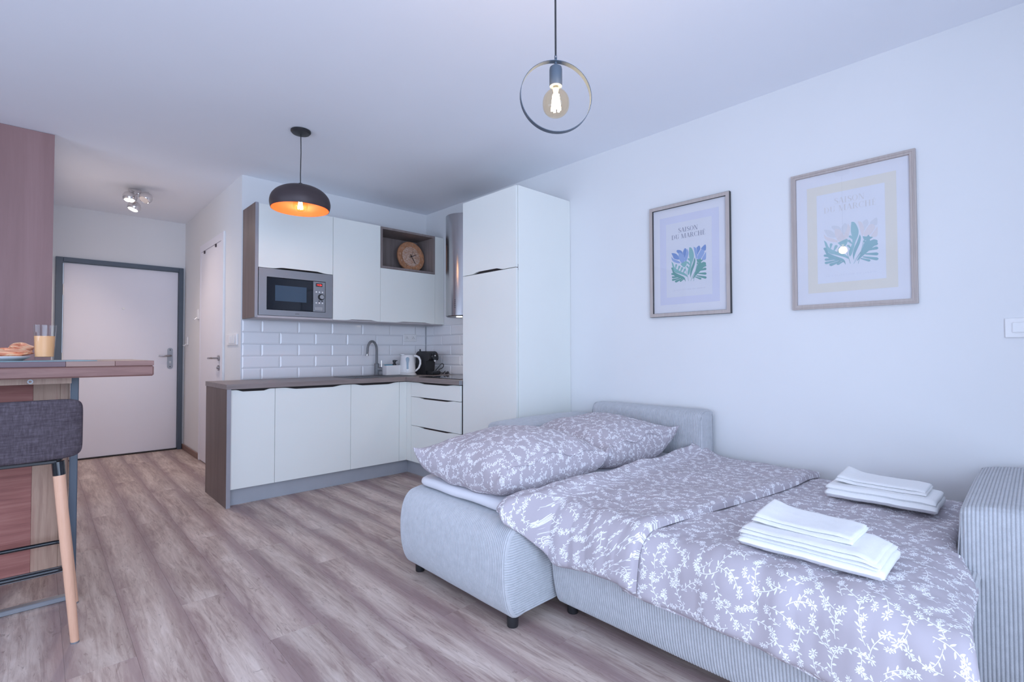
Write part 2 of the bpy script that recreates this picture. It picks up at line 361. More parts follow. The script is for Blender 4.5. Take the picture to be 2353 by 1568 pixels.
def tag(o, label, cat, group=None, kind=None):
    o['label'] = label; o['category'] = cat
    if group: o['group'] = group
    if kind: o['kind'] = kind
    return o
def thing(name, label, cat, loc, group=None):
    o = bpy.data.objects.new(name, None); C.objects.link(o); o.location = loc; o.empty_display_size = 0.1
    WL[o.name] = tuple(loc); return tag(o, label, cat, group)
def struct(o, label=None):
    o['kind'] = 'structure'
    if label: o['label'] = label
    return o
def copy_tree(o, parent=None):
    c = o.copy(); C.objects.link(c); c.parent = parent
    for ch in list(o.children): copy_tree(ch, c)
    return c
def box(name, mat, parent, *a, bev=0.0, **k): return MB().box(*a, bev=bev).build(name, mat, parent, **k)
def words(name, txt, loc, rot, size, mat, parent, depth=0.0004, spacing=1.0, align='CENTER', shear=0.0):
    cu = bpy.data.curves.new(name, 'FONT'); cu.body = txt; cu.size = size; cu.align_x = align; cu.extrude = depth
    cu.space_character = spacing; cu.shear = shear; cu.materials.append(M[mat] if isinstance(mat, str) else mat)
    tmp = bpy.data.objects.new('tmp', cu); C.objects.link(tmp); bpy.context.view_layer.update()
    me = bpy.data.meshes.new_from_object(tmp.evaluated_get(bpy.context.evaluated_depsgraph_get()))
    bpy.data.objects.remove(tmp); bpy.data.curves.remove(cu)
    if not me.materials: me.materials.append(M[mat] if isinstance(mat, str) else mat)
    o = bpy.data.objects.new(name, me); C.objects.link(o); o.rotation_euler = rot
    p = WL[parent.name]; o.location = (loc[0]-p[0], loc[1]-p[1], loc[2]-p[2]); o.parent = parent
    return o
def smoothstep(a, b, x):
    t = min(1, max(0, (x-a)/(b-a))); return t*t*(3-2*t)
def catmull(P, per=6):
    out = []
    for i in range(len(P)-1):
        p0, p1, p2, p3 = P[max(0, i-1)], P[i], P[i+1], P[min(len(P)-1, i+2)]
        for k in range(per):
            t = k/per
            out.append(tuple(0.5*((2*b)+(c-a)*t+(2*a-5*b+4*c-d)*t*t+(3*b-a-3*c+d)*t**3) for a, b, c, d in zip(p0, p1, p2, p3)))
    out.append(tuple(P[-1])); return out

# ================================================================== THE SETTING
H = 2.60; XR = 3.06; YB = 4.585; XH = 1.225; YD = 6.80; XL = -2.9; YW = -1.0; YP = 4.62
floor = struct(MB().box(XL, XR, YW, YD+0.1, -0.06, -0.0122).build('floor', 'floor_base', None), 'pale greyish oak laminate floor laid in long boards')
me_pl = {}
JO = {-1: 2.966, 0: 3.985, 1: 3.436, 2: 1.645, 3: 2.605, 4: 1.725, 5: 1.26, 6: 3.14}
PLn = 1.395
for k in range(-18, 14):
    x0 = 0.467 + 0.193*k; x1 = x0 + 0.193
    a0, a1 = max(x0, XL), min(x1, XR)
    if a1 - a0 < 0.01: continue
    j0 = JO.get(k, rnd.uniform(0, PLn)); y = j0 - PLn*math.ceil((j0-YW)/PLn)
    while y < YD:
        b0, b1 = max(y, YW), min(y+PLn, YD+0.03)
        far = x0 > 1.23 and b0 > 4.6
        if b1 - b0 > 0.02 and not far and x1 > -1.2 and not (x1 < 0.0 and b0 > 4.7):
            key = (round(a1-a0, 4), round(b1-b0, 4))
            if key not in me_pl:
                g = 0.00015
                o = MB().box(-(a1-a0)/2+g, (a1-a0)/2-g, -(b1-b0)/2+g, (b1-b0)/2-g, -0.012, 0.0, bev=0.0004).build('plank', 'floor', None, origin=(0, 0, 0))
                me_pl[key] = o.data
            else: o = bpy.data.objects.new('plank', me_pl[key]); C.objects.link(o)
            fl = WL[floor.name]; o.parent = floor
            o.location = ((a0+a1)/2-fl[0], (b0+b1)/2-fl[1], -fl[2])
        y += PLn
struct(MB().box(XL-0.1, XR+0.1, YW-0.1, YD+0.1, H, H+0.1).build('ceiling', 'ceil', None), 'plain white ceiling')
wr = struct(MB().box(XR, XR+0.12, YW-0.1, YB+0.1, -0.06, H).build('wall_right', 'wall', None), 'long white wall with the two framed posters')
wb = struct(MB().box(XH, XR, YB, YB+0.12, -0.06, H).build('wall_back', 'wall', None), 'white wall behind the kitchen')
wh = struct(MB().box(XH, XH+0.12, YB+0.12, YD, -0.06, H).build('wall_hall', 'wall', None), 'white hallway wall with the inner door')
struct(MB().box(-0.06, XH+0.12, YD, YD+0.12, 2.076, H).box(-0.06, 0.115, YD, YD+0.12, -0.06, 2.076).box(1.206, XH+0.12, YD, YD+0.12, -0.06, 2.076).build('wall_entrance', 'wall', None), 'white end wall around the entrance door')
struct(MB().box(-0.06, 0.055, YP+0.02, YD, -0.06, H).box(XL, -0.06, YP+0.02, YP+0.14, -0.06, H).build('wall_partition', 'wall', None), 'white wall between room and hallway')
# unseen left and front walls, opened for the added daylight windows
def wall_with_hole(name, plane, a0, a1, h0, h1, z0, z1, lab):
    b = MB()
    f = (lambda u0, u1, w0, w1: b.box(u0, u1, plane-0.12, plane, w0, w1)) if name == 'wall_front' else (lambda u0, u1, w0, w1: b.box(plane-0.12, plane, u0, u1, w0, w1))
    f(a0, h0, -0.06, H); f(h1, a1, -0.06, H); f(h0, h1, -0.06, z0); f(h0, h1, z1, H)
    return struct(b.build(name, 'wall', None), lab)
wall_with_hole('wall_front', YW, XL, XR, -2.30, 1.40, 0.12, 2.42, 'white wall with a large added window')
wall_with_hole('wall_left', XL, YW, YP+0.02, 0.3, 3.9, 0.28, 1.70, 'white wall with an added side window')
def window(name, alongx, plane, a0, a1, z0, z1, n, lab):
    w = bpy.data.objects.new(name, None); C.objects.link(w); w.location = ((a0+a1)/2 if alongx else plane, plane if alongx else (a0+a1)/2, z0)
    WL[w.name] = tuple(w.location); w['kind'] = 'structure'; w['label'] = lab
    def bb(b, u0, u1, t0, t1, w0, w1): return b.box(u0, u1, plane+t0, plane+t1, w0, w1) if alongx else b.box(plane+t0, plane+t1, u0, u1, w0, w1)
    b = MB(); f = 0.06
    bb(b, a0, a0+f, -0.09, -0.03, z0, z1); bb(b, a1-f, a1, -0.09, -0.03, z0, z1); bb(b, a0, a1, -0.09, -0.03, z0, z0+f); bb(b, a0, a1, -0.09, -0.03, z1-f, z1)
    for i in range(1, n): u = a0+(a1-a0)*i/n; bb(b, u-f/2, u+f/2, -0.09, -0.03, z0, z1)
    b.build('window_frame', 'white', w)
    for i in range(n): bb(MB(), a0+(a1-a0)*i/n+0.03, a0+(a1-a0)*(i+1)/n-0.03, -0.065, -0.055, z0+f, z1-f).build('pane', 'glass', w)
window('added_window_1', True, YW, -2.30, 1.40, 0.12, 2.42, 3, 'large unseen window added for daylight')  # added out of view to bring daylight in from behind the camera
window('added_window_2', False, XL, 0.3, 3.9, 0.28, 1.70, 3, 'unseen side window added for daylight')  # invented opening, lets extra daylight in from the left

# brown cladding panel on the partition
p = thing('wood_cladding_panel', 'tall reddish brown wood-grain panel reaching the ceiling beside the entrance hall', 'wall panel', (-0.9, YP, 0))
MB().box(XL+0.01, 0.063, YP-0.002, YP+0.018, 0.0, H-0.002).build('cladding', 'panel_wood', p)
MB().box(0.0555, 0.0630, YP+0.0185, YP+0.06, 0.0, H-0.002).build('edge_strip', 'white', p)

# baseboard in the hall
struct(MB().box(XH-0.016, XH-0.001, 6.00, YD-0.001, 0.0, 0.058, bev=0.004).build('baseboard_hall', 'base_wood', None), 'brown wooden baseboard in the hallway')

# entrance door (door_1)
d = bpy.data.objects.new('door_1', None); C.objects.link(d); d.location = (0.66, YD, 0); WL[d.name] = (0.66, YD, 0)
struct(d, 'white entrance door in a dark blue-grey steel frame')
MB().box(0.115, 0.172, YD-0.03, YD+0.10, 0, 2.076, bev=0.003).box(1.163, 1.206, YD-0.03, YD+0.10, 0, 2.076, bev=0.003).box(0.172, 1.163, YD-0.03, YD+0.10, 2.030, 2.076, bev=0.003).build('door_frame', 'frame_blue', d)
MB().box(0.176, 1.160, YD+0.01, YD+0.055, 0.014, 2.026, bev=0.003).build('door_leaf', 'door_white', d)
MB().box(0.174, 1.162, YD+0.0, YD+0.07, 0.0, 0.012).build('threshold', 'dark_gap', d)
b = MB(); pl = [(1.09+0.026*math.cos(a)*1.0, (1.132 if math.sin(a) > 0 else 0.948)+0.026*math.sin(a)) for a in [2*PI*i/28 for i in range(28)]]
b.prism(pl, lambda u, v, w: (u, w, v), YD+0.002, YD+0.010); pk = b.build('handle_plate', 'steel_matte', d)
for zz in (1.135, 0.945): MB().cyl((1.09, YD+0.001, zz), (1.09, YD+0.003, zz), 0.006).build('screw', 'black', pk)
MB().cyl((1.09, YD-0.001, 1.0), (1.09, YD+0.003, 1.0), 0.011).cyl((1.09, YD-0.002, 0.985), (1.09, YD+0.003, 0.985), 0.006).build('keyhole', 'steel', pk)
MB().tube([(1.09, YD+0.004, 1.070), (1.09, YD-0.045, 1.070), (1.07, YD-0.055, 1.070), (1.02, YD-0.055, 1.066), (0.975, YD-0.05, 1.070)], [0.011, 0.010, 0.010, 0.009, 0.008], 12).build('door_handle', 'steel', d)
MB().cyl((0.664, YD-0.004, 1.584), (0.664, YD+0.012, 1.584), 0.013).build('peephole', 'white_plastic', d)
for zz in (1.745, 1.045, 0.25):
    MB().cyl((0.174, YD-0.008, zz-0.05), (0.174, YD-0.008, zz+0.05), 0.008, n=12).cyl((0.174, YD-0.008, zz+0.05), (0.174, YD-0.008, zz+0.06), 0.005, n=12).build('hinge', 'white_plastic', d)

# inner door (door_2) in hallway wall
d = bpy.data.objects.new('door_2', None); C.objects.link(d); d.location = (XH, 5.56, 0); WL[d.name] = (XH, 5.56, 0)
struct(d, 'cream flush inner door in the hallway wall')
MB().box(XH-0.014, XH+0.0, 5.085, 5.175, 0, 2.211, bev=0.002).box(XH-0.014, XH, 5.955, 6.0, 0, 2.211, bev=0.002).box(XH-0.014, XH, 5.175, 5.955, 2.14, 2.211, bev=0.002).build('architrave', 'door_white', d)
MB().box(XH-0.018, XH-0.0005, 5.078, 5.0845, 0, 2.211).build('frame_edge', 'white', d)
MB().box(XH-0.011, XH+0.0, 5.179, 5.951, 0.008, 2.136, bev=0.002).build('door_leaf', 'door_white', d)
for yy in (5.794, 5.352): MB().box(XH-0.022, XH-0.010, yy-0.012, yy+0.012, 2.105, 2.134, bev=0.002).build('clip', 'bronze', d)
MB().cyl((XH-0.012, 5.215, 1.052), (XH-0.022, 5.215, 1.052), 0.026).tube([(XH-0.02, 5.215, 1.052), (XH-0.065, 5.215, 1.052), (XH-0.072, 5.23, 1.052), (XH-0.072, 5.345, 1.05)], 0.009, 12).build('door_handle', 'steel', d)
MB().cyl((XH-0.012, 5.215, 0.962), (XH-0.022, 5.215, 0.962), 0.026).cyl((XH-0.022, 5.215, 0.962), (XH-0.032, 5.215, 0.962), 0.010).build('thumb_turn', 'steel', d)

# ------------------------------------------------------------------ tiles (parts of the walls they cover)
ZR = [0.874, 0.970, 1.072, 1.174, 1.276, 1.378]
def tile(par, alongx, a0, a1, z0, z1):
    g = 0.0012; bw = 0.012; hh = 0.006
    a0 += g; a1 -= g; z0 += g; z1 -= g; w = min(bw, (a1-a0)/3)
    P = [(a0, z0, 0), (a1, z0, 0), (a1, z1, 0), (a0, z1, 0), (a0, z0, .002), (a1, z0, .002), (a1, z1, .002), (a0, z1, .002), (a0+w, z0+bw, hh), (a1-w, z0+bw, hh), (a1-w, z1-bw, hh), (a0+w, z1-bw, hh)]
    V = [(u, YB-0.001-t, v) if alongx else (XR-0.001-t, u, v) for u, v, t in P]
    F = [(i, (i+1) % 4, 4+(i+1) % 4, 4+i) for i in range(4)] + [(4+i, 4+(i+1) % 4, 8+(i+1) % 4, 8+i) for i in range(4)] + [(8, 9, 10, 11), (3, 2, 1, 0)]
    MB().add(V, F).build('tile', 'tile', par, smooth=0)
MB().box(XH+0.006, XR-0.001, YB-0.001, YB+0.0, 0.874, 1.379).build('grout', 'grout', wb)
MB().box(XR-0.001, XR, 3.16, YB-0.001, 0.874, 1.379).build('grout', 'grout', wr)
for r in range(5):
    xs = [1.233, 1.386, 1.695, 2.004, 2.312, 2.620, 2.928, 3.052] if r % 2 == 0 else [1.233, 1.538, 1.847, 2.155, 2.464, 2.771, 3.052]
    for a, c in zip(xs, xs[1:]): tile(wb, True, a, c, ZR[r], ZR[r+1])
    ys = [4.577, 4.433, 4.124, 3.815, 3.506, 3.197, 3.168] if r % 2 == 0 else [4.577, 4.279, 3.968, 3.66, 3.352, 3.168]
    for a, c in zip(ys, ys[1:]): tile(wr, False, c, a, ZR[r], ZR[r+1])

# ================================================================== KITCHEN
def sweep_door(x0, x1, y, z0, z1, dip, edge, axis='x', thick=0.018, cs=0.25, ce=0.85, flip=1):
    """front board with a scooped finger grip cut in its top or bottom edge"""
    n = 24; a, c = x0+(x1-x0)*cs, x0+(x1-x0)*ce; top, bot = [], []
    for i in range(n+1):
        u = a+(c-a)*i/n; k = smoothstep(0, 0.22, i/n)*smoothstep(0, 0.22, 1-i/n)
        (top if edge == 'top' else bot).append((u, (z1-dip*k) if edge == 'top' else (z0+dip*k)))
    if edge == 'top': poly = [(x0, z0), (x1, z0), (x1, z1)] + top[::-1] + [(x0, z1)]
    elif edge == 'bottom': poly = [(x0, z0)] + bot + [(x1, z0), (x1, z1), (x0, z1)]
    else: poly = [(x0, z0), (x1, z0), (x1, z1), (x0, z1)]
    fn = (lambda u, v, w: (u, w, v)) if axis == 'x' else (lambda u, v, w: (w, u, v))
    return MB().prism(poly, fn, y, y+thick)
def grip(par, x0, x1, y, z, dip, axis='x', cs=0.25, ce=0.85, up=False):
    a, c = x0+(x1-x0)*(cs+0.05*(ce-cs)), x0+(x1-x0)*(ce-0.05*(ce-cs)); b = MB()
    z0, z1 = (z-dip-0.004, z-dip+0.002) if not up else (z+dip-0.002, z+dip+0.003)
    if axis == 'x': b.box(a, c, y+0.003, y+0.016, z0, z1, bev=0.001)
    else: b.box(y+0.003, y+0.016, a, c, z0, z1, bev=0.001)
    return b.build('handle', 'brown', par)

YF = 3.975
def base_unit(x0, x1, lab, cs, ce, filler=False, dip=0.013):
    t = thing('base_cabinet', lab, 'cabinet', ((x0+x1)/2, 4.27, 0), 'cream kitchen base cabinets')
    MB().box(x0+0.001, x1-0.001, YF+0.020, 4.565, 0.125, 0.837).build('body', 'dark_gap', t)
    dr = sweep_door(x0+0.0015, x1-0.0015, YF, 0.123, 0.832, dip, 'top', cs=cs, ce=ce).build('door', 'cream', t)
    grip(dr, x0, x1, YF, 0.832, dip, cs=cs, ce=ce)
    return t
base_unit(1.003, 1.303, 'narrow cream base cabinet beside the brown end panel', 0.1, 0.9)
base_unit(1.303, 1.907, 'wide cream base cabinet in the middle of the row', 0.1, 0.9)
t = base_unit(1.907, 2.367, 'cream base cabinet under the sink beside the corner', 0.05, 0.95)
MB().box(2.369, 2.443, YF, YF+0.018, 0.123, 0.832).build('corner_filler', 'cream', t)
# end panel and kickboards
ep = thing('end_panel', 'brown wood-grain side panel closing the end of the kitchen counter', 'panel', (0.986, 4.26, 0))
MB().box(0.973, 1.0, 3.9585, 4.560, 0.0, 0.838, bev=0.001).build('board', 'brown', ep)
MB().box(0.973, 1.0, 3.957, 3.9582, 0.0, 0.838).build('edge_strip', 'edge_band', ep)
tag(box('kickboard', 'plinth', None, 1.0015, 2.497, 4.022, 4.034, 0.0, 0.121), 'grey kickboard under the long cabinet row', 'kickboard')
tag(box('kickboard', 'plinth', None, 2.485, 2.497, 3.172, 4.020, 0.0, 0.121), 'grey kickboard below the drawer unit in the corner', 'kickboard')
# drawer unit, facing the room along x
t = thing('drawer_cabinet', 'cream cabinet with three wide drawers under the hob', 'cabinet', (2.75, 3.54, 0))
XF = 2.443
MB().box(XF+0.020, 3.052, 3.172, 3.90, 0.125, 0.837).build('body', 'dark_gap', t)
for z0, z1, dp in ((0.704, 0.832, 0.010), (0.447, 0.701, 0.0), (0.123, 0.444, 0.0)):
    dr = sweep_door(3.176, 3.896, XF, z0+0.001, z1, 0.010, 'top', axis='y', cs=0.12, ce=0.86).build('drawer', 'cream', t)
    grip(dr, 3.176, 3.896, XF, z1, 0.010, 'y', 0.12, 0.86)
MB().box(XF, XF+0.018, 3.899, 3.974, 0.123, 0.832).build('corner_filler', 'cream', t)
# worktop
wt = thing('worktop', 'grey brown wood-grain worktop turning the kitchen corner', 'worktop', (1.7, 4.2, 0.838))
MB().box(0.971, 3.05, 3.957, 4.5765, 0.8385, 0.8745, bev=0.001).build('top_board', 'work_x', wt)
MB().box(2.425, 3.05, 3.170, 3.9565, 0.8385, 0.8745, bev=0.001).build('top_board', 'work_y', wt)
MB().box(2.426, 2.456, 3.1665, 3.1695, 0.8385, 0.8745).build('end_cap', 'steel_matte', wt)
# tall unit
t = thing('tall_cabinet', 'tall cream fridge cabinet with an upper and a lower door', 'cabinet', (2.76, 2.86, 0))
MB().box(2.484, 3.056, 2.570, 3.165, 0.10, 2.296).build('body', 'cream', t)
MB().box(2.484, 3.058, 2.548, 2.569, 0.0, 2.300, bev=0.001).build('side_panel', 'cream', t)
dd = sweep_door(2.551, 3.163, 2.461, 1.709, 2.296, 0.014, 'bottom', 'y', cs=0.22, ce=0.82).build('door', 'cream', t); dd['label'] = 'upper door with scooped grip'
dd2 = sweep_door(2.551, 3.163, 2.461, 0.123, 1.704, 0.0, None, 'y').build('door', 'cream', t)
gg = MB().box(2.464, 2.477, 2.69, 3.06, 1.7225, 1.7265).build('handle', 'brown', dd)
MB().box(2.4795, 2.483, 2.552, 3.162, 1.69, 1.73).build('recess', 'dark_gap', t)
tag(box('kickboard', 'plinth', None, 2.50, 2.512, 2.57, 3.160, 0.0, 0.0995), 'grey kickboard below the tall fridge cabinet', 'kickboard')

# wall units
YU = 4.252
t = thing('wall_cabinet', 'cream wall cabinet over the microwave with brown side panel', 'cabinet', (1.56, 4.4, 1.383), 'cream kitchen wall cabinets')
MB().box(1.2345, 1.2575, YU+0.0015, 4.583, 1.383, 2.300, bev=0.001).build('side_panel', 'brown', t)
MB().box(1.2345, 1.2575, YU, YU+0.0012, 1.383, 2.300).build('edge_strip', 'edge_band', t)
MB().box(1.258, 1.867, YU+0.020, 4.583, 1.80, 2.292).build('body', 'cream', t)
MB().box(1.258, 1.867, YU+0.050, 4.583, 1.401, 1.799).build('microwave_bay', 'dark_gap', t)
dr = sweep_door(1.2595, 1.8665, YU, 1.784, 2.294, 0.012, 'bottom', cs=0.16, ce=0.92).build('door', 'cream', t)
grip(dr, 1.2595, 1.8665, YU, 1.784, 0.012, cs=0.16, ce=0.92, up=True)
MB().box(1.258, 1.867, YU+0.003, 4.5775, 1.383, 1.3995).build('bottom_board', 'under_board', t)
t = thing('wall_cabinet', 'tall cream wall cabinet between the microwave and the clock niche', 'cabinet', (2.1, 4.4, 1.383), 'cream kitchen wall cabinets')
MB().box(1.869, 2.328, YU+0.020, 4.583, 1.401, 2.292).build('body', 'cream', t)
dr = sweep_door(1.870, 2.3275, YU, 1.389, 2.294, 0.010, 'bottom', cs=0.25, ce=0.95).build('door', 'cream', t)
grip(dr, 1.870, 2.3275, YU, 1.389, 0.010, cs=0.25, ce=0.95, up=True)
MB().box(1.868, 2.328, YU+0.020, 4.5775, 1.383, 1.3995).build('bottom_board', 'under_board', t)
t = thing('wall_cabinet', 'cream wall cabinet with the open brown niche on top', 'cabinet', (2.7, 4.4, 1.383), 'cream kitchen wall cabinets')
MB().box(2.330, 2.945, YU+0.020, 4.583, 1.401, 1.898).build('body', 'cream', t)
dr = sweep_door(2.3305, 2.9445, YU, 1.389, 1.898, 0.010, 'bottom', cs=0.25, ce=0.95).build('door', 'cream', t)
grip(dr, 2.3305, 2.9445, YU, 1.389, 0.010, cs=0.25, ce=0.95, up=True)
MB().box(2.329, 3.055, YU+0.020, 4.5765, 1.383, 1.3995).build('bottom_board', 'under_board', t)
MB().box(2.330, 2.945, YU-0.002, 4.583, 1.901, 1.921).box(2.330, 2.945, YU-0.002, 4.583, 2.272, 2.292).box(2.330, 2.350, YU-0.002, 4.583, 1.921, 2.272).box(2.925, 2.945, YU-0.002, 4.583, 1.921, 2.272).box(2.350, 2.925, 4.565, 4.583, 1.921, 2.272).build('niche', 'niche', t)
MB().box(2.9465, 3.057, YU, YU+0.018, 1.389, 2.289).build('corner_filler', 'cream', t)

# microwave
t = thing('microwave', 'built-in stainless steel microwave with red clock display', 'microwave', (1.56, 4.3, 1.402))
x0, x1, z0, z1, yf = 1.262, 1.864, 1.402, 1.780, YU-0.004
gx0, gx1, gz0, gz1 = 1.322, 1.802, 1.447, 1.713
MB().box(x0, gx0, yf, yf+0.02, z0, z1).box(gx1, x1, yf, yf+0.02, z0, z1).box(gx0, gx1, yf, yf+0.02, z0, gz0).box(gx0, gx1, yf, yf+0.02, gz1, z1).build('trim_frame', 'steel_matte', t)
MB().box(x0+0.03, x1-0.03, yf+0.022, YU+0.049, z0+0.02, z1-0.02).build('body', 'black', t)
MB().box(gx0+0.003, 1.695, yf+0.004, yf+0.020, gz0+0.003, gz1-0.003, bev=0.002).build('door', 'black_glass', t)
wn = MB().box(1.388, 1.640, yf+0.003, yf+0.0038, 1.522, 1.650).build('window', plain('tinted_window', (0.05, 0.085, 0.13), 0.08, var=0.02), t)
cp = MB().box(1.698, 1.800, yf+0.003, yf+0.020, gz0+0.003, gz1-0.003, bev=0.002).build('control_panel', 'steel_matte', t)
MB().box(1.718, 1.774, yf+0.001, yf+0.004, 1.667, 1.695).build('display', 'black_gloss', cp)
words('clock_digits', '14:26', (1.746, yf+0.0005, 1.6745), (PI/2, 0, 0), 0.021, 'led', cp)
for r in (1.620, 1.526):
    for i in range(3): MB().cyl((1.722+0.0265*i, yf-0.001, r), (1.722+0.0265*i, yf+0.004, r), 0.0065, n=14).build('button', 'white_plastic', cp)
for i in range(2): MB().cyl((1.747+0.026*i, yf, 1.543), (1.747+0.026*i, yf+0.004, 1.543), 0.005, n=12).build('indicator', 'black', cp)
MB().cyl((1.764, yf-0.004, 1.578), (1.764, yf+0.003, 1.578), 0.027, n=28).build('dial_ring', 'black', cp)
MB().cyl((1.764, yf-0.018, 1.578), (1.764, yf-0.004, 1.578), 0.018, 0.020, n=28).build('dial', 'steel', cp)
MB().box(1.714, 1.778, yf+0.001, yf+0.004, 1.462, 1.494, bev=0.001).build('door_button', 'steel', cp)
words('brand_lettering', 'amica', (1.563, yf-0.0005, 1.419), (PI/2, 0, 0), 0.014, 'black', t)

# clock in the niche
t = thing('clock', 'round terracotta clock with black hands leaning in the open niche', 'clock', (2.72, 4.40, 1.921))
cy, cz, cr = 4.40, 1.921+0.158, 0.157; cxk = 2.755
tilt = Vector((0, -math.cos(math.radians(8)), math.sin(math.radians(8)))); kc = Vector((cxk, cy, cz))
MB().lathe(kc, [(0, -0.022), (cr*0.97, -0.022), (cr, -0.016), (cr, 0.0), (cr*0.98, 0.004), (cr*0.72, 0.002), (cr*0.70, 0.0), (0, 0.0)], 48, tilt).build('face', 'cork', t)
MB().lathe(kc+tilt*0.0006, [(cr*0.66, 0), (cr*0.66, 0.0012), (cr*0.6, 0.002), (cr*0.5, 0.0012), (cr*0.42, 0.002), (cr*0.3, 0.0012), (cr*0.2, 0.002), (0, 0.0015)], 40, tilt).build('whitewashed_centre', 'clock_wash', t)
ux = Vector((1, 0, 0)); uz = ux.cross(tilt) * -1
uz = Vector((0, math.sin(math.radians(8)), math.cos(math.radians(8))))
for h in range(1, 13):
    an = math.radians(h*30+6); q = kc + ux*math.sin(an)*cr*0.82 + uz*(math.cos(an)*cr*0.82-0.012) + tilt*0.0045
    words('numeral', str(h), q, (PI/2-math.radians(8), 0, 0), 0.036, 'numeral', t, 0.0015)
def hand(an, L, w, nm):
    an = math.radians(an); dd = ux*math.sin(an)+uz*math.cos(an); pp = ux*math.cos(an)-uz*math.sin(an); b = MB()
    P = [kc-dd*0.025-pp*w, kc+dd*L-pp*w*0.8, kc+dd*L+pp*w*0.8, kc-dd*0.025+pp*w]
    b.add([a+tilt*0.007 for a in P]+[a+tilt*0.009 for a in P], [(0, 1, 2, 3), (7, 6, 5, 4), (0, 4, 5, 1), (1, 5, 6, 2), (2, 6, 7, 3), (3, 7, 4, 0)]).build(nm, 'black', t)
hand(68, 0.062, 0.0032, 'hour_hand'); hand(151, 0.082, 0.003, 'minute_hand'); hand(22, 0.066, 0.0008, 'second_hand')

# range hood
t = thing('range_hood', 'stainless steel cylinder range hood beside the tall cabinet', 'range hood', (2.866, 3.648, 1.42))
MB().lathe((2.866, 3.648, 0), [(0.17, 1.425), (0.180, 1.432), (0.180, 2.35), (0.0, 2.35)], 64).build('chimney', 'steel', t)
MB().lathe((2.866, 3.648, 0), [(0.0, 1.424), (0.168, 1.424), (0.172, 1.428)], 64).build('filter_plate', 'steel_matte', t)
for q in ((2.76, 3.60), (2.93, 3.72)): MB().cyl((q[0], q[1], 1.418), (q[0], q[1], 1.4235), 0.026, n=24).build('lamp', 'lens', t)
bx, by = 2.866-0.18*0.93, 3.648-0.18*0.36
for i in range(5): MB().cyl((bx, by, 1.50+0.017*i), (bx-0.003, by-0.001, 1.50+0.017*i), 0.004, n=10).build('button', 'black', t)
lamp('hood_light', 'SPOT', (2.80, 3.62, 1.405), 3.0, (1, 0.9, 0.8), 0.02, (0, 0, 0), spot=2.2)

# hob
t = thing('hob', 'black ceramic glass hob set in the corner worktop', 'hob', (2.78, 3.58, 0.8745))
MB().box(2.515, 3.01, 3.275, 3.885, 0.8747, 0.8795, bev=0.0015).build('glass_plate', 'black_glass', t)
for q, r in (((2.65, 3.72), .08), ((2.65, 3.44), .10), ((2.88, 3.72), .10), ((2.88, 3.44), .08)):
    MB().lathe((q[0], q[1], 0.8797), [(r, 0), (r, 0.0002), (r-0.003, 0.0002), (r-0.003, 0)], 40).build('cooking_zone', 'steel_matte', t)

# sink + tap
t = thing('sink', 'dark grey granite sink set in the worktop', 'sink', (2.3, 4.3, 0.8745))
MB().box(1.985, 2.62, 4.08, 4.50, 0.8747, 0.8800, bev=0.002).build('rim', 'granite', t)
MB().box(2.28, 2.59, 4.11, 4.42, 0.8801, 0.8806).build('bowl', plain('dark_bowl', (0.05, 0.05, 0.055), 0.5), t)
for i in range(6): MB().box(2.02, 2.25, 4.13+0.045*i, 4.137+0.045*i, 0.8801, 0.8818, bev=0.0005).build('drainer_rib', 'granite', t)
t = thing('kitchen_tap', 'dark grey gooseneck kitchen tap behind the sink', 'tap', (2.405, 4.46, 0.880))
MB().lathe((2.405, 4.46, 0.8802), [(0.0, 0), (0.027, 0), (0.027, 0.004), (0.023, 0.006), (0.023, 0.11), (0.019, 0.113), (0, 0.113)], 28).build('base', 'granite', t)
dx, dy = -0.98, -0.18
arc = [(2.405, 4.46, 0.99), (2.405, 4.46, 1.12)] + [(2.405+dx*0.055*(1-math.cos(a)), 4.46+dy*0.055*(1-math.cos(a)), 1.12+0.088*math.sin(a)) for a in [PI*i/14 for i in range(1, 15)]] + [(2.405+dx*0.114, 4.46+dy*0.114, 1.085)]
MB().tube(arc, 0.0115, 16).build('spout', 'granite', t)
MB().cyl((2.405+dx*0.114, 4.46+dy*0.114, 1.085), (2.405+dx*0.116, 4.46+dy*0.116, 1.068), 0.013, n=18).build('aerator', 'steel', t)
MB().cyl((2.41, 4.455, 0.938), (2.445, 4.432, 0.938), 0.021, n=24).build('valve', 'granite', t)
MB().cyl((2.443, 4.433, 0.942), (2.4435, 4.437, 1.02), 0.0035, n=10).build('lever', 'chrome', t)

# sponge caddy
t = thing('sponge_caddy', 'small white box beside the tap holding sponge and soap', 'caddy', (2.52, 4.38, 0.8745))
MB().box(2.447, 2.600, 4.345, 4.349, 0.8807, 0.974).box(2.447, 2.600, 4.415, 4.419, 0.8807, 0.974).box(2.447, 2.451, 4.349, 4.415, 0.8807, 0.974).box(2.596, 2.600, 4.349, 4.415, 0.8807, 0.974).box(2.451, 2.596, 4.349, 4.415, 0.8807, 0.885).build('box_shell', 'white_plastic', t)
tag(box('sponge', plain('teal_sponge', (0.02, 0.25, 0.36), 0.9, var=0.1, sc=200), None, 2.453, 2.525, 4.355, 4.405, 0.8852, 0.981, bev=0.004), 'teal blue sponge standing in the white caddy', 'sponge')
t = thing('soap_dispenser', 'soap bottle with black pump in the white caddy', 'soap dispenser', (2.555, 4.382, 0.8852))
MB().lathe((2.555, 4.382, 0), [(0, 0.8852), (0.028, 0.8852), (0.028, 0.955), (0.017, 0.966), (0, 0.966)], 24).build('bottle', 'black_gloss', t)
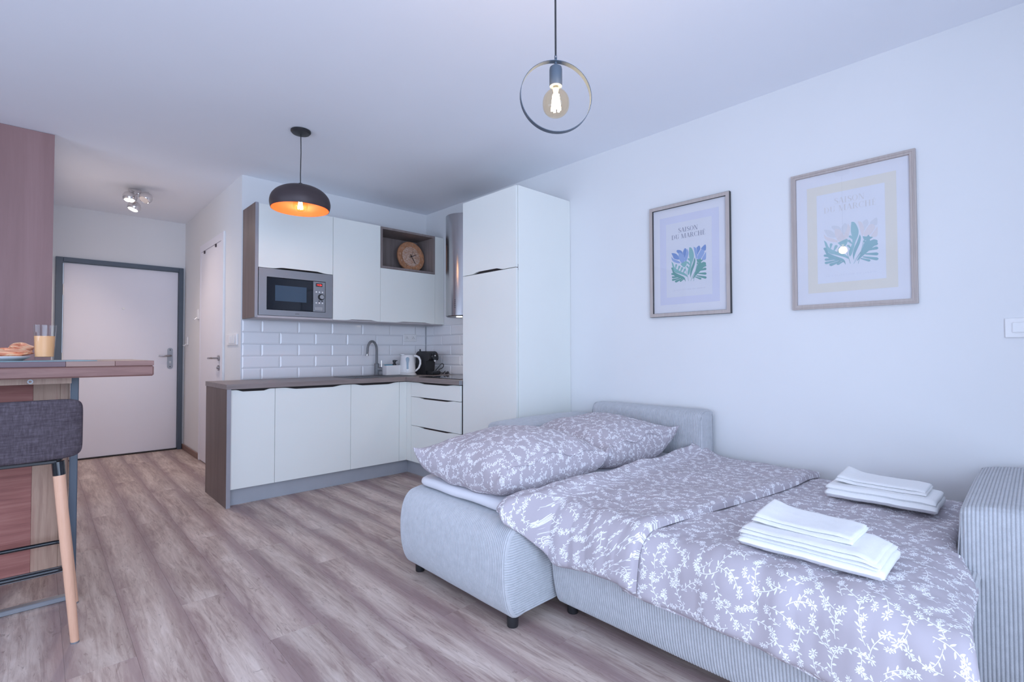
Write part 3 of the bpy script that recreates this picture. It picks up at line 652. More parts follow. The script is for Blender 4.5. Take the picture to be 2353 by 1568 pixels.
MB().lathe((2.555, 4.382, 0), [(0, 0.966), (0.019, 0.966), (0.019, 0.985), (0.012, 0.99), (0.012, 1.0), (0.017, 1.005), (0.017, 1.024), (0, 1.027)], 20).build('pump', 'black', t)
MB().cyl((2.555, 4.382, 1.018), (2.583, 4.372, 1.018), 0.005, 0.004, n=12).build('nozzle', 'black', t)

# kettle
kx_, ky_ = 2.675, 4.335
t = thing('electric_kettle', 'white plastic electric kettle between the caddy and coffee machine', 'kettle', (kx_, ky_, 0.8745))
MB().lathe((kx_, ky_, 0), [(0, 0.875), (0.086, 0.875), (0.088, 0.884), (0.080, 0.892), (0, 0.892)], 36).build('base', 'white_plastic', t)
MB().lathe((kx_, ky_, 0), [(0, 0.8925), (0.070, 0.8925), (0.078, 0.90), (0.079, 0.93), (0.074, 0.99), (0.067, 1.05), (0.064, 1.068), (0.058, 1.074), (0, 1.078)], 40).build('body', 'white_plastic', t)
ux_, uy_ = 0.88, -0.47
MB().tube([(kx_+ux_*r, ky_+uy_*r, z) for r, z in [(0.055, 1.064), (0.085, 1.064), (0.112, 1.050), (0.126, 1.02), (0.126, 0.985), (0.112, 0.945), (0.085, 0.918), (0.072, 0.912)]], [0.010, 0.012, 0.012, 0.011, 0.011, 0.010, 0.009, 0.008], 14).build('handle', 'white_plastic', t)
MB().prism([(-0.012, 1.072), (0.012, 1.072), (0.035, 1.078), (-0.0, 1.082)], lambda u, v, w: (kx_-ux_*(0.045+u), ky_-uy_*(0.045+u)+w, v), -0.015, 0.015).build('spout', 'white_plastic', t)
fx_, fy_ = -0.52, -0.854; sx_, sy_ = 0.854, -0.52
wd = MB(); rr = lambda z: 0.0795-(max(0, z-0.93))*0.09+0.0012
pr = [(0.935, 0.008), (0.94, 0.010), (0.97, 0.0095), (1.0, 0.011), (1.02, 0.016), (1.035, 0.018), (1.048, 0.014), (1.054, 0.004)]
wd.add([(kx_+fx_*rr(z)+sx_*s*w, ky_+fy_*rr(z)+sy_*s*w, z) for z, w in pr for s in (-1, 0, 1)], [(3*i+j, 3*i+j+1, 3*i+4+j, 3*i+3+j) for i in range(len(pr)-1) for j in (0, 1)])
wd.build('water_window', plain('blue_grey_window', (0.10, 0.17, 0.24), 0.15), t)
words('kettle_lettering', 'ECG', (kx_+fx_*0.0815, ky_+fy_*0.0815, 0.913), (PI/2, 0, math.atan2(sy_, sx_)), 0.012, 'steel_matte', t)

# coffee machine : front faces -x/-y
t = thing('coffee_machine', 'black capsule coffee machine in the kitchen corner', 'coffee machine', (2.86, 4.25, 0.8745))
def cfr(u, v, w):                                   # u depth (front negative), v height, w width
    cx0, cy0 = 2.875, 4.30; ax = Vector((0.10, -0.995)); bx_ = Vector((-0.995, -0.10))
    return (cx0+ax.x*u+bx_.x*w, cy0+ax.y*u+bx_.y*w, v)
body = [(-0.10, 0.876), (-0.10, 1.04), (-0.098, 1.062), (-0.092, 1.081), (-0.082, 1.096), (-0.068, 1.107), (-0.05, 1.112), (0.05, 1.112), (0.070, 1.110), (0.088, 1.103), (0.102, 1.091), (0.112, 1.074), (0.118, 1.055), (0.118, 1.035), (0.105, 1.02), (0.065, 1.015), (0.055, 0.905), (0.055, 0.876)]
MB().prism(body, cfr, -0.060, 0.060).build('body', 'black', t)
MB().prism([(0.056, 0.876), (0.145, 0.876), (0.158, 0.884), (0.158, 0.908), (0.145, 0.914), (0.056, 0.914)], cfr, -0.05, 0.05).build('drip_tray', 'black_gloss', t)
q = Vector(cfr(0.115, 1.055, 0)); ax3 = Vector((0.10, -0.995, 0))
MB().lathe(q, [(0, -0.02), (0.036, -0.02), (0.038, 0.01), (0.033, 0.018), (0, 0.018)], 28, ax3).build('brew_head', 'black_gloss', t)
MB().lathe(q+Vector((0, 0, 0.012)), [(0, 0.0185), (0.007, 0.0185), (0.007, 0.022), (0, 0.022)], 14, ax3).build('button', 'white_plastic', t)
MB().lathe(q+Vector((0, 0, -0.038))-ax3*0.006, [(0, 0), (0.012, 0), (0.012, 0.024), (0, 0.024)], 14, ax3).build('nozzle', 'chrome', t)
MB().tube([cfr(-0.06, 1.09, 0.02), cfr(-0.09, 1.12, 0.01), cfr(-0.10, 1.127, 0.0)], 0.008, 10).build('lever', 'black_gloss', t)
cordp = [(2.945, 4.24, 0.915), (2.96, 4.20, 0.955), (2.985, 4.19, 0.985), (2.995, 4.17, 0.975), (2.985, 4.17, 0.945), (2.955, 4.19, 0.925), (2.955, 4.18, 0.90), (2.985, 4.16, 0.893), (2.995, 4.14, 0.91), (2.975, 4.13, 0.90), (2.965, 4.14, 0.883)]
tag(MB().tube(catmull(cordp, 5), 0.004, 8).build('power_cable', 'black', None), 'black power cable looped beside the coffee machine', 'cable')
tag(MB().cyl((2.975, 4.115, 0.888), (3.005, 4.095, 0.900), 0.009, 0.013, n=14).build('power_plug', 'black', None), 'black plug lying at the end of the looped cord', 'plug')

# double socket on tiles
t = thing('wall_socket', 'white double socket on the tiles above the kettle', 'socket', (2.85, YB-0.007, 1.25))
MB().box(2.772, 2.930, YB-0.016, YB-0.0075, 1.213, 1.292, bev=0.003).build('cover_plate', 'white_plastic', t)
for x in (2.812, 2.89):
    s = MB().lathe((x, YB-0.0162, 1.252), [(0.026, 0.0), (0.026, 0.002), (0.022, 0.002), (0.020, -0.001), (0, -0.001)], 28, (0, -1, 0)).build('outlet', 'white_plastic', t)
    for dxx, dz in ((-0.009, -0.002), (0.009, -0.002), (0, 0.010)): MB().cyl((x+dxx, YB-0.018, 1.252+dz), (x+dxx, YB-0.0155, 1.252+dz), 0.003, n=10).build('pin_hole', 'black', s)

# ================================================================== hall fittings
t = thing('switch_panel', 'white panel with three rocker switches on the hallway wall', 'light switch', (XH, 4.83, 1.215))
MB().box(XH-0.012, XH-0.0005, 4.66, 4.98, 1.168, 1.262, bev=0.002).build('cover_plate', 'white_plastic', t)
for i in range(3): MB().box(XH-0.018, XH-0.0125, 4.70+0.065*i, 4.755+0.065*i, 1.180, 1.250, bev=0.003).build('rocker', 'white', t)
t = thing('wall_hook', 'small white plastic hook high on the hallway wall near the inner door', 'hook', (XH, 6.11, 1.5))
MB().box(XH-0.018, XH-0.0005, 6.05, 6.12, 1.455, 1.56, bev=0.004).build('cover_plate', 'white_plastic', t)
MB().tube([(XH-0.018, 6.085, 1.47), (XH-0.04, 6.085, 1.45), (XH-0.05, 6.085, 1.46)], 0.006, 10).build('hook_arm', 'white_plastic', t)
t = thing('wall_hook', 'small white plastic hook by the entrance door frame', 'hook', (XH, 6.6, 1.2))
MB().box(XH-0.018, XH-0.0005, 6.56, 6.63, 1.19, 1.28, bev=0.004).build('cover_plate', 'white_plastic', t)
MB().tube([(XH-0.018, 6.595, 1.20), (XH-0.04, 6.595, 1.18), (XH-0.05, 6.595, 1.19)], 0.006, 10).build('hook_arm', 'white_plastic', t)

# ceiling spot cluster
t = thing('ceiling_spotlight', 'chrome ceiling fitting with three ball spotlights in the hallway', 'spotlight', (0.62, 5.68, 2.6))
MB().cyl((0.625, 5.69, 2.555), (0.625, 5.69, 2.599), 0.05, 0.05, n=28).build('base', 'chrome', t)
heads = [((0.578, 5.61, 2.507), (-0.03, -0.24, -1), True), ((0.688, 5.53, 2.505), (-0.55, -0.45, -0.9), False), ((0.628, 5.745, 2.458), (-0.35, -0.16, -1), True)]
for q, dr_, on in heads:
    q = Vector(q); dv = Vector(dr_).normalized()
    arm = MB().tube([(0.625, 5.69, 2.56), tuple((q+Vector((0.625, 5.69, 2.56)))/2+Vector((0.02, 0.0, 0.035))), tuple(q-dv*0.045+Vector((0.0, 0, 0.02)))], 0.006, 10).build('arm', 'chrome', t)
    hd = MB().lathe(q, [(0, -0.052), (0.022, -0.047), (0.040, -0.034), (0.050, -0.014), (0.052, 0.004), (0.047, 0.024), (0.040, 0.034), (0.036, 0.030), (0.0, 0.030)], 28, dv).build('lamp_head', 'chrome', t)
    MB().lathe(q+dv*0.0305, [(0, 0.001), (0.036, 0.001), (0.036, 0.0), (0, 0)], 24, dv).build('lens', 'lens' if on else 'chrome', hd)
    e = dv.to_track_quat('-Z', 'Y').to_euler()
    lamp('spot_beam', 'SPOT', q+dv*0.045, 20 if on else 7, (1.0, 0.80, 0.68), 0.03, e, spot=2.5, blend=0.8)
lamp('spot_glow', 'SPOT', (0.66, 5.52, 2.40), 22, (1.0, 0.78, 0.66), 0.06, (math.radians(35), math.radians(30), 0), spot=1.3, blend=1.0)

# ================================================================== pendants
# dome pendant over the bar table
px_, py_ = 1.268, 3.404
t = thing('pendant_lamp', 'dark dome pendant lamp glowing orange inside', 'pendant lamp', (px_, py_, 2.6))
MB().lathe((px_, py_, 0), [(0, 2.574), (0.02, 2.574), (0.055, 2.580), (0.064, 2.590), (0.064, 2.599), (0, 2.599)], 36).build('canopy', 'black', t)
MB().tube([(px_, py_, 2.574), (px_+0.002, py_, 2.45), (px_-0.001, py_, 2.3), (px_, py_, 2.235)], 0.0032, 8).build('cord', 'black', t)
MB().lathe((px_, py_, 0), [(0, 2.242), (0.012, 2.242), (0.012, 2.222), (0, 2.222)], 16).build('cord_grip', 'black', t)
dome = [(0.0, 2.223), (0.04, 2.222), (0.08, 2.216), (0.12, 2.202), (0.155, 2.180), (0.180, 2.150), (0.190, 2.118), (0.191, 2.095), (0.186, 2.072), (0.183, 2.064)]
MB().lathe((px_, py_, 0), catmull(dome, 3), 56).build('shade', 'bronze', t)
MB().lathe((px_, py_, 0), catmull([(max(0, r-0.0025), z-0.0022 if r < 0.15 else z) for r, z in dome], 3), 56).build('lining', 'copper', t)
MB().lathe((px_, py_, 0), [(0, 2.215), (0.02, 2.215), (0.02, 2.165), (0, 2.165)], 20).build('socket', 'black', t)
bl = MB().ball((px_, py_, 2.092), 0.047, 28).build('bulb', 'bulb_glass', t)
def filaments(cx_, cy_, z0_, z1_, r_):
    for q in range(6):
        a = 2*PI*q/6; c, s_ = math.cos(a), math.sin(a)
        MB().cyl((cx_+c*r_, cy_+s_*r_, z0_), (cx_+c*r_*0.55, cy_+s_*r_*0.55, z1_), 0.0036, n=8).build('filament', 'filament', bl)
    MB().lathe((cx_, cy_, 0), [(0.0, z1_-0.002), (0.006, z1_-0.002), (0.010, z1_+0.02), (0.0, z1_+0.02)], 12).build('filament_mount', 'filament_glow', bl)
filaments(px_, py_, 2.068, 2.118, 0.015)
lamp('pendant_glow', 'POINT', (px_, py_, 2.085), 3.6, (1.0, 0.66, 0.40), 0.03)
# ring pendant
px_, py_ = 1.252, 1.102
t = thing('pendant_lamp', 'black hoop pendant lamp with bare round bulb', 'pendant lamp', (px_, py_, 2.6))
MB().lathe((px_, py_, 0), [(0, 2.57), (0.05, 2.575), (0.055, 2.599), (0, 2.599)], 32).build('canopy', 'black', t)
MB().tube([(px_, py_, 2.575), (px_, py_, 2.12), (px_, py_, 2.096)], 0.0032, 8).build('cord', 'black', t)
axis = Vector((-0.60, -0.80, 0)).normalized(); side = Vector((0.80, -0.60, 0)); rc = Vector((px_, py_, 1.958)); R1, R2, hw = 0.1215, 0.1195, 0.0095
b = MB(); n = 72; vs = []
for i in range(n):
    a = 2*PI*i/n; dd = side*math.cos(a)+Vector((0, 0, 1))*math.sin(a)
    for rr_, w in ((R1, -hw), (R1, hw), (R2, hw), (R2, -hw)): vs.append(rc+dd*rr_+axis*w)
b.add(vs, [(4*i+j, 4*i+(j+1) % 4, 4*((i+1) % n)+(j+1) % 4, 4*((i+1) % n)+j) for i in range(n) for j in range(4)]).build('hoop', 'frame_blue', t)
br = MB().cyl((px_, py_, 2.098), (px_, py_, 2.046), 0.0045, n=12).build('stem', 'frame_blue', t)
MB().cyl((px_-0.004, py_-0.004, 2.090), (px_-0.0065, py_-0.0065, 2.090), 0.0025, n=10).build('screw', 'steel', br)
MB().lathe((px_, py_, 0), [(0, 2.064), (0.012, 2.064), (0.020, 2.058), (0.0215, 2.05), (0.0215, 1.996), (0.0205, 1.994), (0, 1.994)], 28).build('socket', 'frame_blue', t)
bl = MB().lathe((px_, py_, 0), catmull([(0.017, 1.992), (0.019, 1.983), (0.030, 1.973), (0.041, 1.957), (0.0445, 1.937), (0.041, 1.914), (0.028, 1.898), (0.012, 1.892), (0.0, 1.891)], 4), 32).build('bulb', 'bulb_glass', t)
filaments(px_, py_, 1.912, 1.966, 0.014)
lamp('pendant_glow', 'POINT', (px_, py_, 1.94), 6, (1.0, 0.70, 0.42), 0.03)

# ================================================================== framed posters on the right wall
def crop_uv(X, Y):
    yb = 1082-0.11*(X-408); yt = 735-0.14*(X-408)
    return ((X-408)/339.0, (yb-Y)/(yb-yt))
FL = [('petal', 1, [(411, 770), (450, 775), (478, 800), (488, 838), (440, 830), (425, 803)]),
      ('petal', 1, [(470, 738), (500, 742), (520, 762), (528, 800), (505, 795), (478, 775), (462, 752)]),
      ('petal', 0, [(411, 805), (430, 830), (480, 852), (500, 876), (470, 876), (435, 862), (415, 838)]),
      ('petal', 0, [(485, 765), (515, 775), (538, 820), (540, 862), (518, 880), (494, 850), (482, 805)]),
      ('petal', 1, [(525, 762), (545, 722), (562, 742), (552, 795), (545, 828), (532, 800)]),
      ('petal', 0, [(566, 726), (580, 762), (575, 805), (560, 852), (546, 860), (542, 820), (560, 770)]),
      ('petal', 0, [(628, 712), (652, 726), (665, 780), (655, 838), (645, 805)]),
      ('petal', 1, [(656, 722), (682, 700), (692, 735), (676, 768), (666, 790), (662, 750)]),
      ('petal', 1, [(700, 728), (740, 690), (742, 748), (718, 752), (702, 742)]),
      ('petal', 0, [(694, 748), (715, 742), (730, 770), (702, 828), (672, 850), (663, 815)]),
      ('petal', 0, [(744, 765), (742, 838), (718, 850), (704, 840), (730, 790)]),
      ('leaf', 2, [(500, 885), (540, 862), (562, 855), (560, 890), (545, 915), (525, 915)]),
      ('leaf', 3, [(655, 838), (680, 842), (690, 828), (698, 845), (716, 850), (690, 872), (665, 872)]),
      ('leaf', 2, [(588, 716), (605, 718), (620, 745), (631, 790), (627, 835), (610, 885), (600, 935), (586, 985), (574, 1000), (570, 960), (590, 900), (592, 850), (584, 790)]),
      ('leaf', 3, [(638, 822), (645, 850), (636, 900), (615, 960), (602, 1005), (598, 1030), (594, 985), (604, 930), (622, 880)]),
      ('leaf', 2, [(411, 860), (428, 878), (446, 925), (500, 962), (548, 985), (572, 1022), (540, 1005), (490, 985), (445, 968), (425, 925)]),
      ('leaf', 3, [(413, 940), (450, 975), (500, 1002), (538, 1025), (548, 1068), (532, 1042), (490, 1030), (440, 1010)]),
      ('leaf', 3, [(722, 868), (700, 880), (668, 925), (640, 985), (618, 1040), (645, 1010), (690, 960), (735, 905), (742, 878)]),
      ('leaf', 3, [(688, 862), (662, 900), (648, 950), (612, 1020), (600, 1042), (640, 975), (672, 925), (700, 880)])]
FING = [(2, 452, 930, 458, 895, 9), (2, 475, 950, 490, 912, 10), (2, 500, 965, 516, 928, 10), (2, 525, 980, 544, 942, 9), (2, 596, 860, 580, 836, 9), (2, 594, 900, 572, 872, 9), (2, 586, 940, 566, 912, 8),
        (3, 440, 985, 418, 930, 10), (3, 465, 1005, 418, 988, 10), (3, 485, 1020, 424, 1022, 10), (3, 500, 1030, 424, 1050, 10), (3, 520, 1035, 455, 1066, 11), (3, 534, 1040, 500, 1062, 8),
        (3, 700, 925, 732, 905, 13), (3, 685, 955, 734, 940, 12), (3, 670, 985, 734, 988, 12), (3, 655, 1008, 734, 1028, 12), (3, 640, 1020, 690, 1040, 9), (3, 680, 905, 664, 880, 7)]
TH_, HA_ = 0.155, 0.030
def glyph(ch):
    """high-contrast serif capitals as strokes; unit height, returns polygons and advance"""
    P = []
    def bar(x0, y0, x1, y1): P.append([(x0, y0), (x1, y0), (x1, y1), (x0, y1)])
    def ser(x, y, w=0.34): bar(x-w/2, y, x+w/2, y+HA_) if y < 0.5 else bar(x-w/2, y-HA_, x+w/2, y)
    def diag(xa, ya, xb, yb, w): P.append([(xa-w/2, ya), (xa+w/2, ya), (xb+w/2, yb), (xb-w/2, yb)])
    def arc(cx, cy, rx, ry, a0, a1, n=20):
        o, i_ = [], []
        for k in range(n+1):
            a = math.radians(a0+(a1-a0)*k/n); w = HA_+(TH_-HA_)*abs(math.cos(a))**1.6
            o.append((cx+(rx+w/2)*math.cos(a), cy+(ry+HA_*0)*math.sin(a))); i_.append((cx+(rx-w/2)*math.cos(a), cy+(ry-HA_)*math.sin(a)))
        for k in range(n): P.append([o[k], o[k+1], i_[k+1], i_[k]])
    w = 0.8
    if ch == 'I': bar(0.12, 0, 0.12+TH_, 1); ser(0.2, 0); ser(0.2, 1); w = 0.48
    elif ch == 'A': diag(0.10, 0, 0.42, 1, HA_*1.4); diag(0.70, 0, 0.42, 1, TH_); bar(0.2, 0.30, 0.62, 0.33); ser(0.10, 0, 0.24); ser(0.70, 0, 0.32); w = 0.86
    elif ch == 'N': bar(0.14, 0, 0.14+HA_*1.3, 1); bar(0.74, 0, 0.74+HA_*1.3, 1); diag(0.72, 0, 0.20, 1, TH_); ser(0.16, 0, 0.26); ser(0.12, 1, 0.22); ser(0.76, 1, 0.26); w = 0.98
    elif ch == 'M': bar(0.12, 0, 0.12+HA_*1.3, 1); bar(0.88, 0, 0.88+TH_, 1); diag(0.50, 0, 0.20, 1, TH_); diag(0.50, 0, 0.90, 1, HA_*1.4); ser(0.14, 0, 0.26); ser(0.96, 0, 0.34); ser(0.12, 1, 0.22); ser(0.98, 1, 0.28); w = 1.2
    elif ch == 'H': bar(0.12, 0, 0.12+TH_, 1); bar(0.66, 0, 0.66+TH_, 1); bar(0.2, 0.5, 0.7, 0.53); ser(0.2, 0); ser(0.2, 1); ser(0.74, 0); ser(0.74, 1); w = 1.0
    elif ch in 'EÉ':
        bar(0.12, 0, 0.12+TH_, 1); bar(0.04, 0, 0.62, HA_); bar(0.04, 1-HA_, 0.60, 1); bar(0.2, 0.5, 0.48, 0.53); bar(0.59, 0, 0.62, 0.22); bar(0.57, 0.80, 0.60, 1); bar(0.46, 0.40, 0.49, 0.62); w = 0.74
        if ch == 'É': P.append([(0.30, 1.08), (0.34, 1.06), (0.48, 1.26), (0.38, 1.26)])
    elif ch == 'D': bar(0.12, 0, 0.12+TH_, 1); ser(0.16, 0, 0.24); ser(0.16, 1, 0.24); bar(0.2, 0, 0.42, HA_); bar(0.2, 1-HA_, 0.42, 1); arc(0.40, 0.5, 0.36, 0.5, -90, 90); w = 0.96
    elif ch == 'R': bar(0.12, 0, 0.12+TH_, 1); ser(0.2, 0); ser(0.16, 1, 0.24); bar(0.2, 1-HA_, 0.42, 1); bar(0.2, 0.49, 0.42, 0.52); arc(0.40, 0.745, 0.22, 0.255, -90, 90); diag(0.72, 0, 0.46, 0.5, TH_); ser(0.76, 0, 0.22); w = 0.9
    elif ch == 'O': arc(0.46, 0.5, 0.34, 0.515, 0, 360, 36); w = 0.94
    elif ch == 'C': arc(0.46, 0.5, 0.34, 0.515, 38, 322, 30); bar(0.70, 0.70, 0.73, 0.98); w = 0.86
    elif ch == 'U': bar(0.10, 0.3, 0.10+TH_, 1); bar(0.66, 0.3, 0.66+HA_*1.3, 1); ser(0.18, 1); ser(0.68, 1, 0.26); arc(0.425, 0.31, 0.25, 0.325, 180, 360); w = 0.88
    elif ch == 'S': arc(0.34, 0.745, 0.20, 0.265, 40, 235); arc(0.34, 0.265, 0.22, 0.275, -140, 60); diag(0.50, 0.36, 0.20, 0.64, TH_*1.25); bar(0.50, 0.72, 0.53, 0.98); bar(0.10, 0.03, 0.13, 0.28); w = 0.66
    elif ch == ' ': w = 0.45
    return P, w
def serif_line(txt, yc, zb, size, x, mat, par):
    tot = sum(glyph(c)[1] for c in txt); cur = -tot/2; b = MB()
    for c in txt:
        P, w = glyph(c)
        for pg in P: b.prism(pg, lambda u, v, d: (x-d, yc-(cur+u)*size, zb+v*size), 0.0, 0.0003)
        cur += w
    return b.build('title_lettering', mat, par, smooth=0, fix=False)
def poster(y0, y1, z0, z1, lab, cols, side_mat, ft, txt_col, brd):
    """y0>y1 : seen from the room the left edge lies at the larger y"""
    t = thing('framed_poster', lab, 'poster', (XR, (y0+y1)/2, z0), 'floral posters on the long wall')
    f = 0.024; xo = XR-ft
    poly = lambda a, b_, c, d_: [(y1+a, z0+a), (y0-a, z0+a), (y0-a, z1-a), (y1+a, z1-a)]
    def ring(a, b_, xa, xb, nm, mat, par):
        A = [(y1+a, z0+a), (y0-a, z0+a), (y0-a, z1-a), (y1+a, z1-a)]; B_ = [(y1+b_, z0+b_), (y0-b_, z0+b_), (y0-b_, z1-b_), (y1+b_, z1-b_)]
        vs = [(x, *q) for x in (xa, xb) for q in A+B_]; fs = []
        for i in range(4):
            j = (i+1) % 4; fs += [(i, j, 4+j, 4+i), (8+i, 8+j, 12+j, 12+i), (i, j, 8+j, 8+i), (4+i, 4+j, 12+j, 12+i)]
        return MB().add(vs, fs).build(nm, mat, par, smooth=0)
    ring(0.0, f, xo, XR-0.0005, 'frame', side_mat, t)
    ring(0.0015 if side_mat == 'black' else 0.0, f-0.001, xo-0.002, xo-0.0001, 'frame_face', 'frame_oak', t)
    if side_mat != 'black': ring(0.008, 0.012, xo-0.005, xo-0.0021, 'moulding', 'frame_oak', t)
    pw = XR-0.010
    P = MB().box(pw, pw+0.003, y1+f, y0-f, z0+f, z1-f).build('mount_board', cols['mount'], t)
    def rect(nm, m, a0, a1, b0, b1, lift):        # fractions of the whole picture
        ya, yb_ = y0-(y0-y1)*a1, y0-(y0-y1)*a0; za, zb = z0+(z1-z0)*b0, z0+(z1-z0)*b1
        return MB().box(pw-lift, pw-lift+0.0003, ya, yb_, za, zb).build(nm, m, t, smooth=0)
    rect('print', cols['border'], brd, 1-brd, brd*0.82, 1-brd*0.82, 0.0006)
    rect('print_sheet', cols['sheet'], brd+0.085, 1-brd-0.085, brd*0.82+0.065, 1-brd*0.82-0.065, 0.0010)
    wbk = (y0-y1)*0.44; ms = wbk*0.92; yl = (y0+y1)/2+wbk/2; zb = z0+(z1-z0)*0.30
    fn = lambda u, v, w: (pw-w, yl-u*wbk, zb+v*ms)
    keys = ['petal_a', 'petal_b', 'leaf_a', 'leaf_b']
    for i, (nm, c, pts) in enumerate(FL):
        P2 = [crop_uv(*q) for q in pts]
        P2 = [q[:2] for q in catmull(P2+[P2[0]], 3)][:-1]
        MB().prism(P2, fn, 0.0013, 0.0016+0.00003*i).build(nm, cols[keys[c]], t, smooth=0)
    for i, (c, xa, ya, xb, yb_, r) in enumerate(FING):
        L = math.hypot(xb-xa, yb_-ya); ux1, uy1 = (xb-xa)/L, (yb_-ya)/L; pts = [(xa-uy1*r*0.35, ya+ux1*r*0.35)]
        for k in range(9): a = PI/2-PI*k/8; pts.append((xb-uy1*r*math.sin(a)*-1*-1+ux1*r*math.cos(a), yb_+ux1*r*math.sin(a)+uy1*r*math.cos(a)))
        pts.append((xa+uy1*r*0.35, ya-ux1*r*0.35))
        MB().prism([crop_uv(*q) for q in pts], fn, 0.0013, 0.0023+0.00003*i).build('leaf', cols[keys[c]], t, smooth=0)
    for xa, ya, xb, yb_ in ((545, 915, 578, 1060), (690, 872, 598, 1062), (660, 880, 626, 1062)):
        q0, q1 = crop_uv(xa, ya), crop_uv(xb, yb_); MB().prism([(q0[0]-.004, q0[1]), (q0[0]+.004, q0[1]), (q1[0]+.004, q1[1]), (q1[0]-.004, q1[1])], fn, 0.0012, 0.0015).build('stem', cols['leaf_b'], t, smooth=0)
    rz = (PI/2, 0, -PI/2); yc = (y0+y1)/2; hh = z1-z0
    serif_line('SAISON', yc, z0+hh*0.738, hh*0.040, pw-0.0012, txt_col, t)
    serif_line('DU MARCHÉ', yc, z0+hh*0.683, hh*0.040, pw-0.0012, txt_col, t)
    words('small_lettering', 'LA COLLECTION DU JARDIN', (pw-0.0012, yc, z0+hh*0.225), rz, hh*0.016, cols['faint'], t, 0.0002, 1.5)
    MB().box(xo+0.004, xo+0.0055, y1+f-0.002, y0-f+0.002, z0+f-0.002, z1-f+0.002).build('glazing', 'picture_glass', t, smooth=0)
pp = lambda n, c: plain(n, c, 0.8, spec=0.1, var=0.01)
cA = dict(mount=pp('mount_white', (0.80, 0.80, 0.82)), border=pp('lavender_border', (0.70, 0.71, 0.81)), sheet=pp('print_paper', (0.76, 0.77, 0.80)), faint=pp('faint_ink', (0.62, 0.62, 0.68)),
          petal_a=pp('mid_blue_ink', (0.34, 0.45, 0.68)), petal_b=pp('deep_blue_ink', (0.23, 0.34, 0.60)), leaf_a=pp('sea_green_ink', (0.28, 0.52, 0.49)), leaf_b=pp('dark_green_ink', (0.19, 0.40, 0.36)))
cB = dict(mount=cA['mount'], border=pp('cream_border', (0.80, 0.76, 0.66)), sheet=pp('print_paper_b', (0.79, 0.80, 0.83)), faint=pp('faint_ink_b', (0.72, 0.73, 0.77)),
          petal_a=pp('pale_peach_ink', (0.78, 0.73, 0.72)), petal_b=pp('pale_beige_ink', (0.72, 0.73, 0.75)), leaf_a=pp('pale_teal_ink', (0.38, 0.58, 0.59)), leaf_b=pp('grey_teal_ink', (0.33, 0.52, 0.54)))
poster(1.825, 1.277, 1.333, 2.079, 'poster with blue tulips in a thin dark-edged frame', cA, 'black', 0.024, pp('title_ink', (0.30, 0.31, 0.38)), 0.13)
poster(0.936, 0.390, 1.329, 2.075, 'poster with pale beige flowers and cream border in a wide wooden frame', cB, 'frame_oak', 0.020, pp('title_ink_b', (0.73, 0.71, 0.69)), 0.14)

# light switch at the right edge
t = thing('light_switch', 'grey white rocker switch on the wall above the armrest', 'light switch', (XR, 0.03, 1.2))
MB().box(XR-0.010, XR-0.0005, -0.055, 0.099, 1.157, 1.241, bev=0.002).build('cover_plate', 'white_plastic', t)
MB().box(XR-0.015, XR-0.0105, -0.02, 0.077, 1.178, 1.223, bev=0.003).build('rocker', 'white', t)

# ================================================================== BAR TABLE
t = thing('bar_table', 'high rustic wooden bar table on a dark metal frame', 'table', (-0.5, 3.1, 0))
TZ = 1.066; ty0, ty1, tx0, tx1 = 2.745, 3.50, -1.35, 0.380
MB().box(tx0, tx1, ty0, ty1, TZ-0.068, TZ-0.0215, bev=0.006).build('tabletop', 'table_top', t)
rr_ = random.Random(3); y = ty0
while y < ty1-0.01:
    x = tx1; w = 0.095
    while x > tx0+0.01:
        L = min(rr_.uniform(0.10, 0.26), x-tx0)
        if L > 0.02: MB().box(x-L+0.0004, x-0.0004, y+0.0004, min(ty1, y+w)-0.0004, TZ-0.0212, TZ, bev=0.001).build('stave', SV[rr_.choice((0, 0, 1, 1, 2, 3, 3, 4))], t)
        x -= L
    y += w
MB().box(-0.9, 0.105, 2.84, 2.90, TZ-0.094, TZ-0.0685).box(-0.9, 0.105, 3.34, 3.40, TZ-0.094, TZ-0.0685).build('batten', 'table_pale', t)
for x in (0.108, -1.02):
    MB().box(x, x+0.028, 2.99, 3.03, 0.0, TZ-0.0685, bev=0.003).build('post', 'frame_blue', t)
MB().box(-0.992, 0.1075, 2.992, 3.028, 0.0, 0.022, bev=0.003).build('floor_rail', 'steel_matte', t)
MB().box(-0.992, 0.1075, 3.03, 3.066, 0.118, 0.145, bev=0.003).build('lower_rail', 'steel_matte', t)
xs = [(0.075, 0.107, 'table_pale'), (-0.013, 0.0745, 'table_pale'), (-0.24, -0.0135, 'table_red'), (-0.47, -0.2405, 'table_red'), (-0.70, -0.4705, 'table_pale'), (-0.99, -0.7005, 'table_red')]
for a, c, m_ in xs: MB().box(a, c, 3.036, 3.056, 0.146, TZ-0.0955, bev=0.001).build('plank', m_, t)
MB().lathe((-0.022, 2.8385, TZ-0.082), [(0.009, 0), (0.009, 0.001), (0.005, 0.001), (0.005, 0)], 16, (0, -1, 0)).build('screw', 'plinth', t)

